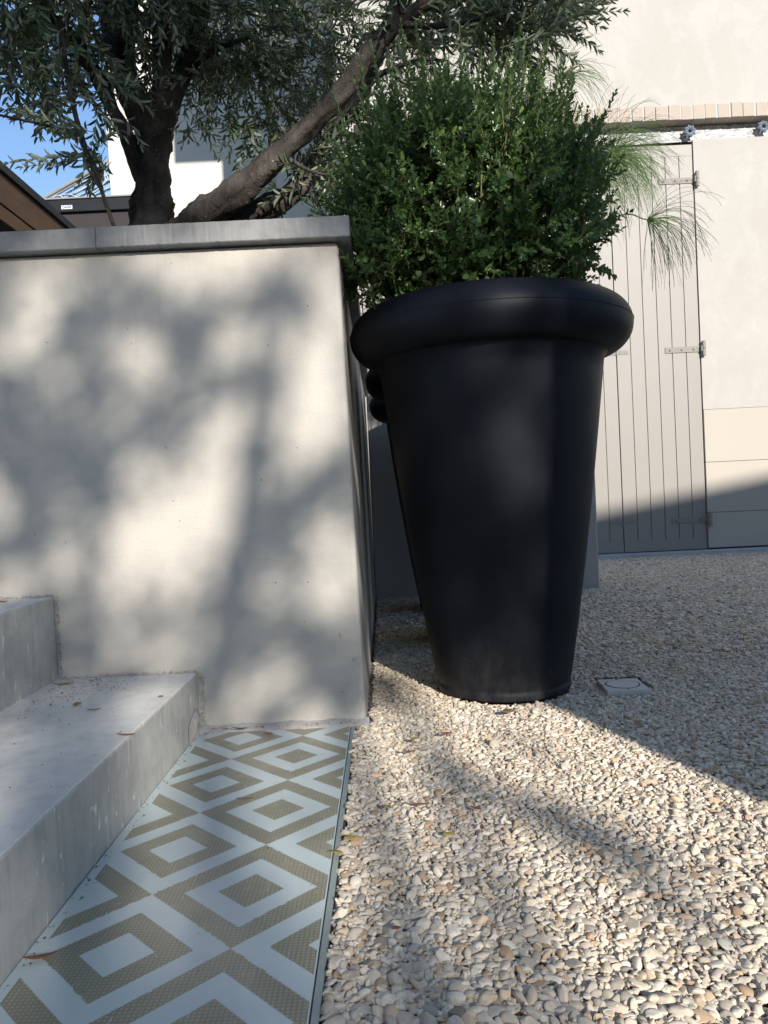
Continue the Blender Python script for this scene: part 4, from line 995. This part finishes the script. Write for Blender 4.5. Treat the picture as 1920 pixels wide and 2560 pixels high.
for x, y, r, a in [(60, 1000, .10, 1.6), (60, 1150, .11, 2.), (180, 1180, .09, 1.5), (440, 790, .07, 1.3), (530, 790, .06, 1.4), (500, 950, .07, 1.2), (380, 1100, .07, 1.4), (280, 1250, .05, 1.), (740, 1260, .08, 1.8), (820, 1180, .06, 1.6), (720, 1400, .045, 1.6), (500, 1480, .05, 1.2), (190, 1480, .04, 1.), (400, 1560, .05, 1.3), (580, 1610, .06, 1.3), (750, 1600, .07, 1.4), (200, 860, .04, 1.2), (320, 980, .04, 1.), (650, 760, .04, 1.), (20, 800, .05, 1.)]: Dk(w2(x, y), r, a)
for x, y, r, a in [(1150, 1945, .05, 2.2), (1230, 1990, .05, 1.8), (1400, 2060, .06, 2.4), (1500, 2080, .06, 2.), (1620, 2150, .05, 1.2), (1300, 1850, .035, 1.6), (1400, 1880, .03, 1.), (920, 2540, .09, 2.), (1060, 2520, .06, 1.4), (1500, 2330, .03, .8), (1700, 2300, .04, 1.)]: Dk(atz(x, y), r, a)
for x, y, r, a in [(1200, 1330, .10, 1.6), (1080, 900, .10, 1.2), (1050, 1200, .10, 1.5)]: Dk(at(x, y, 2.1), r, a)
for x, y, r, a in [(120, 80, .30, 1.6), (350, 60, .30, 1.8), (380, 400, .16, 1.6), (60, 300, .2, 1.)]: Dk(at(x, y, 2.7), r, a)
DR = np.array(dark)
_hr = random.Random(12)
holes = np.array([(_hr.uniform(-1.6, .9), _hr.uniform(-.5, 2.4), _hr.uniform(.034, .058)) for _ in range(330)])
def Tmap(x, z):
    dm = float((DR[:, 3] * np.exp(-((DR[:, 0] - x) ** 2 + (DR[:, 1] - z) ** 2) / DR[:, 2] ** 2)).sum())
    if dm < .75 and np.any((holes[:, 0] - x) ** 2 + (holes[:, 1] - z) ** 2 < holes[:, 2] ** 2): return 1.
    v = float((BR[:, 3] * np.exp(-((BR[:, 0] - x) ** 2 + (BR[:, 1] - z) ** 2) / BR[:, 2] ** 2)).sum())
    d = float((DR[:, 3] * np.exp(-((DR[:, 0] - x) ** 2 + (DR[:, 1] - z) ** 2) / DR[:, 2] ** 2)).sum())
    base = .035 if z > (.07 if x > -.05 else 0.) else (1.3 if x > -.22 else .42)
    return min(1., min(1.3, base + .50 * v) * math.exp(-1.05 * d) + .05)
def shade_tree():
    cc = (-.3 + SUN.x * 11.2, WY - 11.2, 0)
    root = thing('shade_tree', (3.2, -10.2, 0), 'tall broad leaved tree standing behind the viewer, shading the steps', 'tree')
    trunk = spline([(3.2, -10.2, 0), (3.25, -10.1, 1.6), (3.3, -9.9, 3.2), (3.35, -9.7, 4.6)], 6); MB().tube(trunk, lerpr([.2, .16, .13, .09], 6, len(trunk)), 14, .05).build('trunk', M['bark'], root, smooth=True)
    mb = MB()
    for k in range(9):
        a = k * .7; mb.tube(spline([(3.3, -9.8, 3.6 + .1 * k), (3.3 + .5 * math.cos(a), -9.8 + .4 * math.sin(a), 4.6 + .1 * k), (3.3 + 1.1 * math.cos(a), -9.8 + .8 * math.sin(a), 5.6 + .2 * k)], 5), lerpr([.05, .035, .012], 5, 11), 8)
    mb.build('branches', M['bark'], root, smooth=True)
    P, D, U, L, W = [], [], [], [], []
    mxt = 3.4; tries = 0; NT_ = int(3.05 * 3.85 * .864 * mxt / .00036)
    while tries < NT_:
        tries += 1
        x = random.uniform(-1.9, 1.15); z = random.uniform(-.95, 2.9)
        if x > .75 and z < 1.2: continue
        e = ((x + .35) / 1.6) ** 2 + ((z - .95) / 2.05) ** 2
        if e > 1.05: continue
        tau = -math.log(Tmap(x, z))
        if random.random() > tau / mxt: continue
        s = random.uniform(9.6, 12.6); p = (x + SUN.x * s, WY - s, z + SUN.z * s)
        P.append(p); D.append(RNG.normal(0, 1, 3) + np.array([0, 0, -.5])); U.append(RNG.normal(0, 1, 3)); L.append(random.uniform(.030, .050)); W.append(L[-1] * .6)
    leaves_mesh('crown', P, D, U, L, W, SH_OVAL, M['plane'], root); print('shade leaves', len(P))
shade_tree()
C2 = Vector((.734 + .34 * 13.0, 1.51 - 13.0, 0)); ea = R_(24.4); e = Vector((math.cos(ea), math.sin(ea), 0)); e2 = Vector((.72, -.69, 0))
pts = [C2, C2 + e2 * 7, C2 + e2 * 7 + e * 16, C2 + e * 16]
nb = thing('neighbour_house', tuple(C2), 'cream neighbouring house behind the viewer on the right', 'building')
MB().prism(pts, 0, 7.6).build('wall', M['wing'], nb); MB().prism([p for p in pts], 7.601, 7.66).build('roof', M['grey'], nb)
nb2 = thing('sky_block_house', (-5, -8, 0), 'unseen tall house added behind the viewer on the left to block sky light', 'building')  # unseen house added to cut the sky light from behind
MB().box(-11, -.4, -13, -7, 0, 9.5).build('wall', M['lowwall'], nb2); MB().box(-11.2, -.2, -13.2, -6.8, 9.501, 9.7).build('roof', M['grey'], nb2)
gw = MB().box(1.69, 7, -1.55, -1.30, 0, 2.6).build('garden_wall', M['wing']); tag(gw, 'cream garden wall end standing behind the viewer on the right', 'wall')
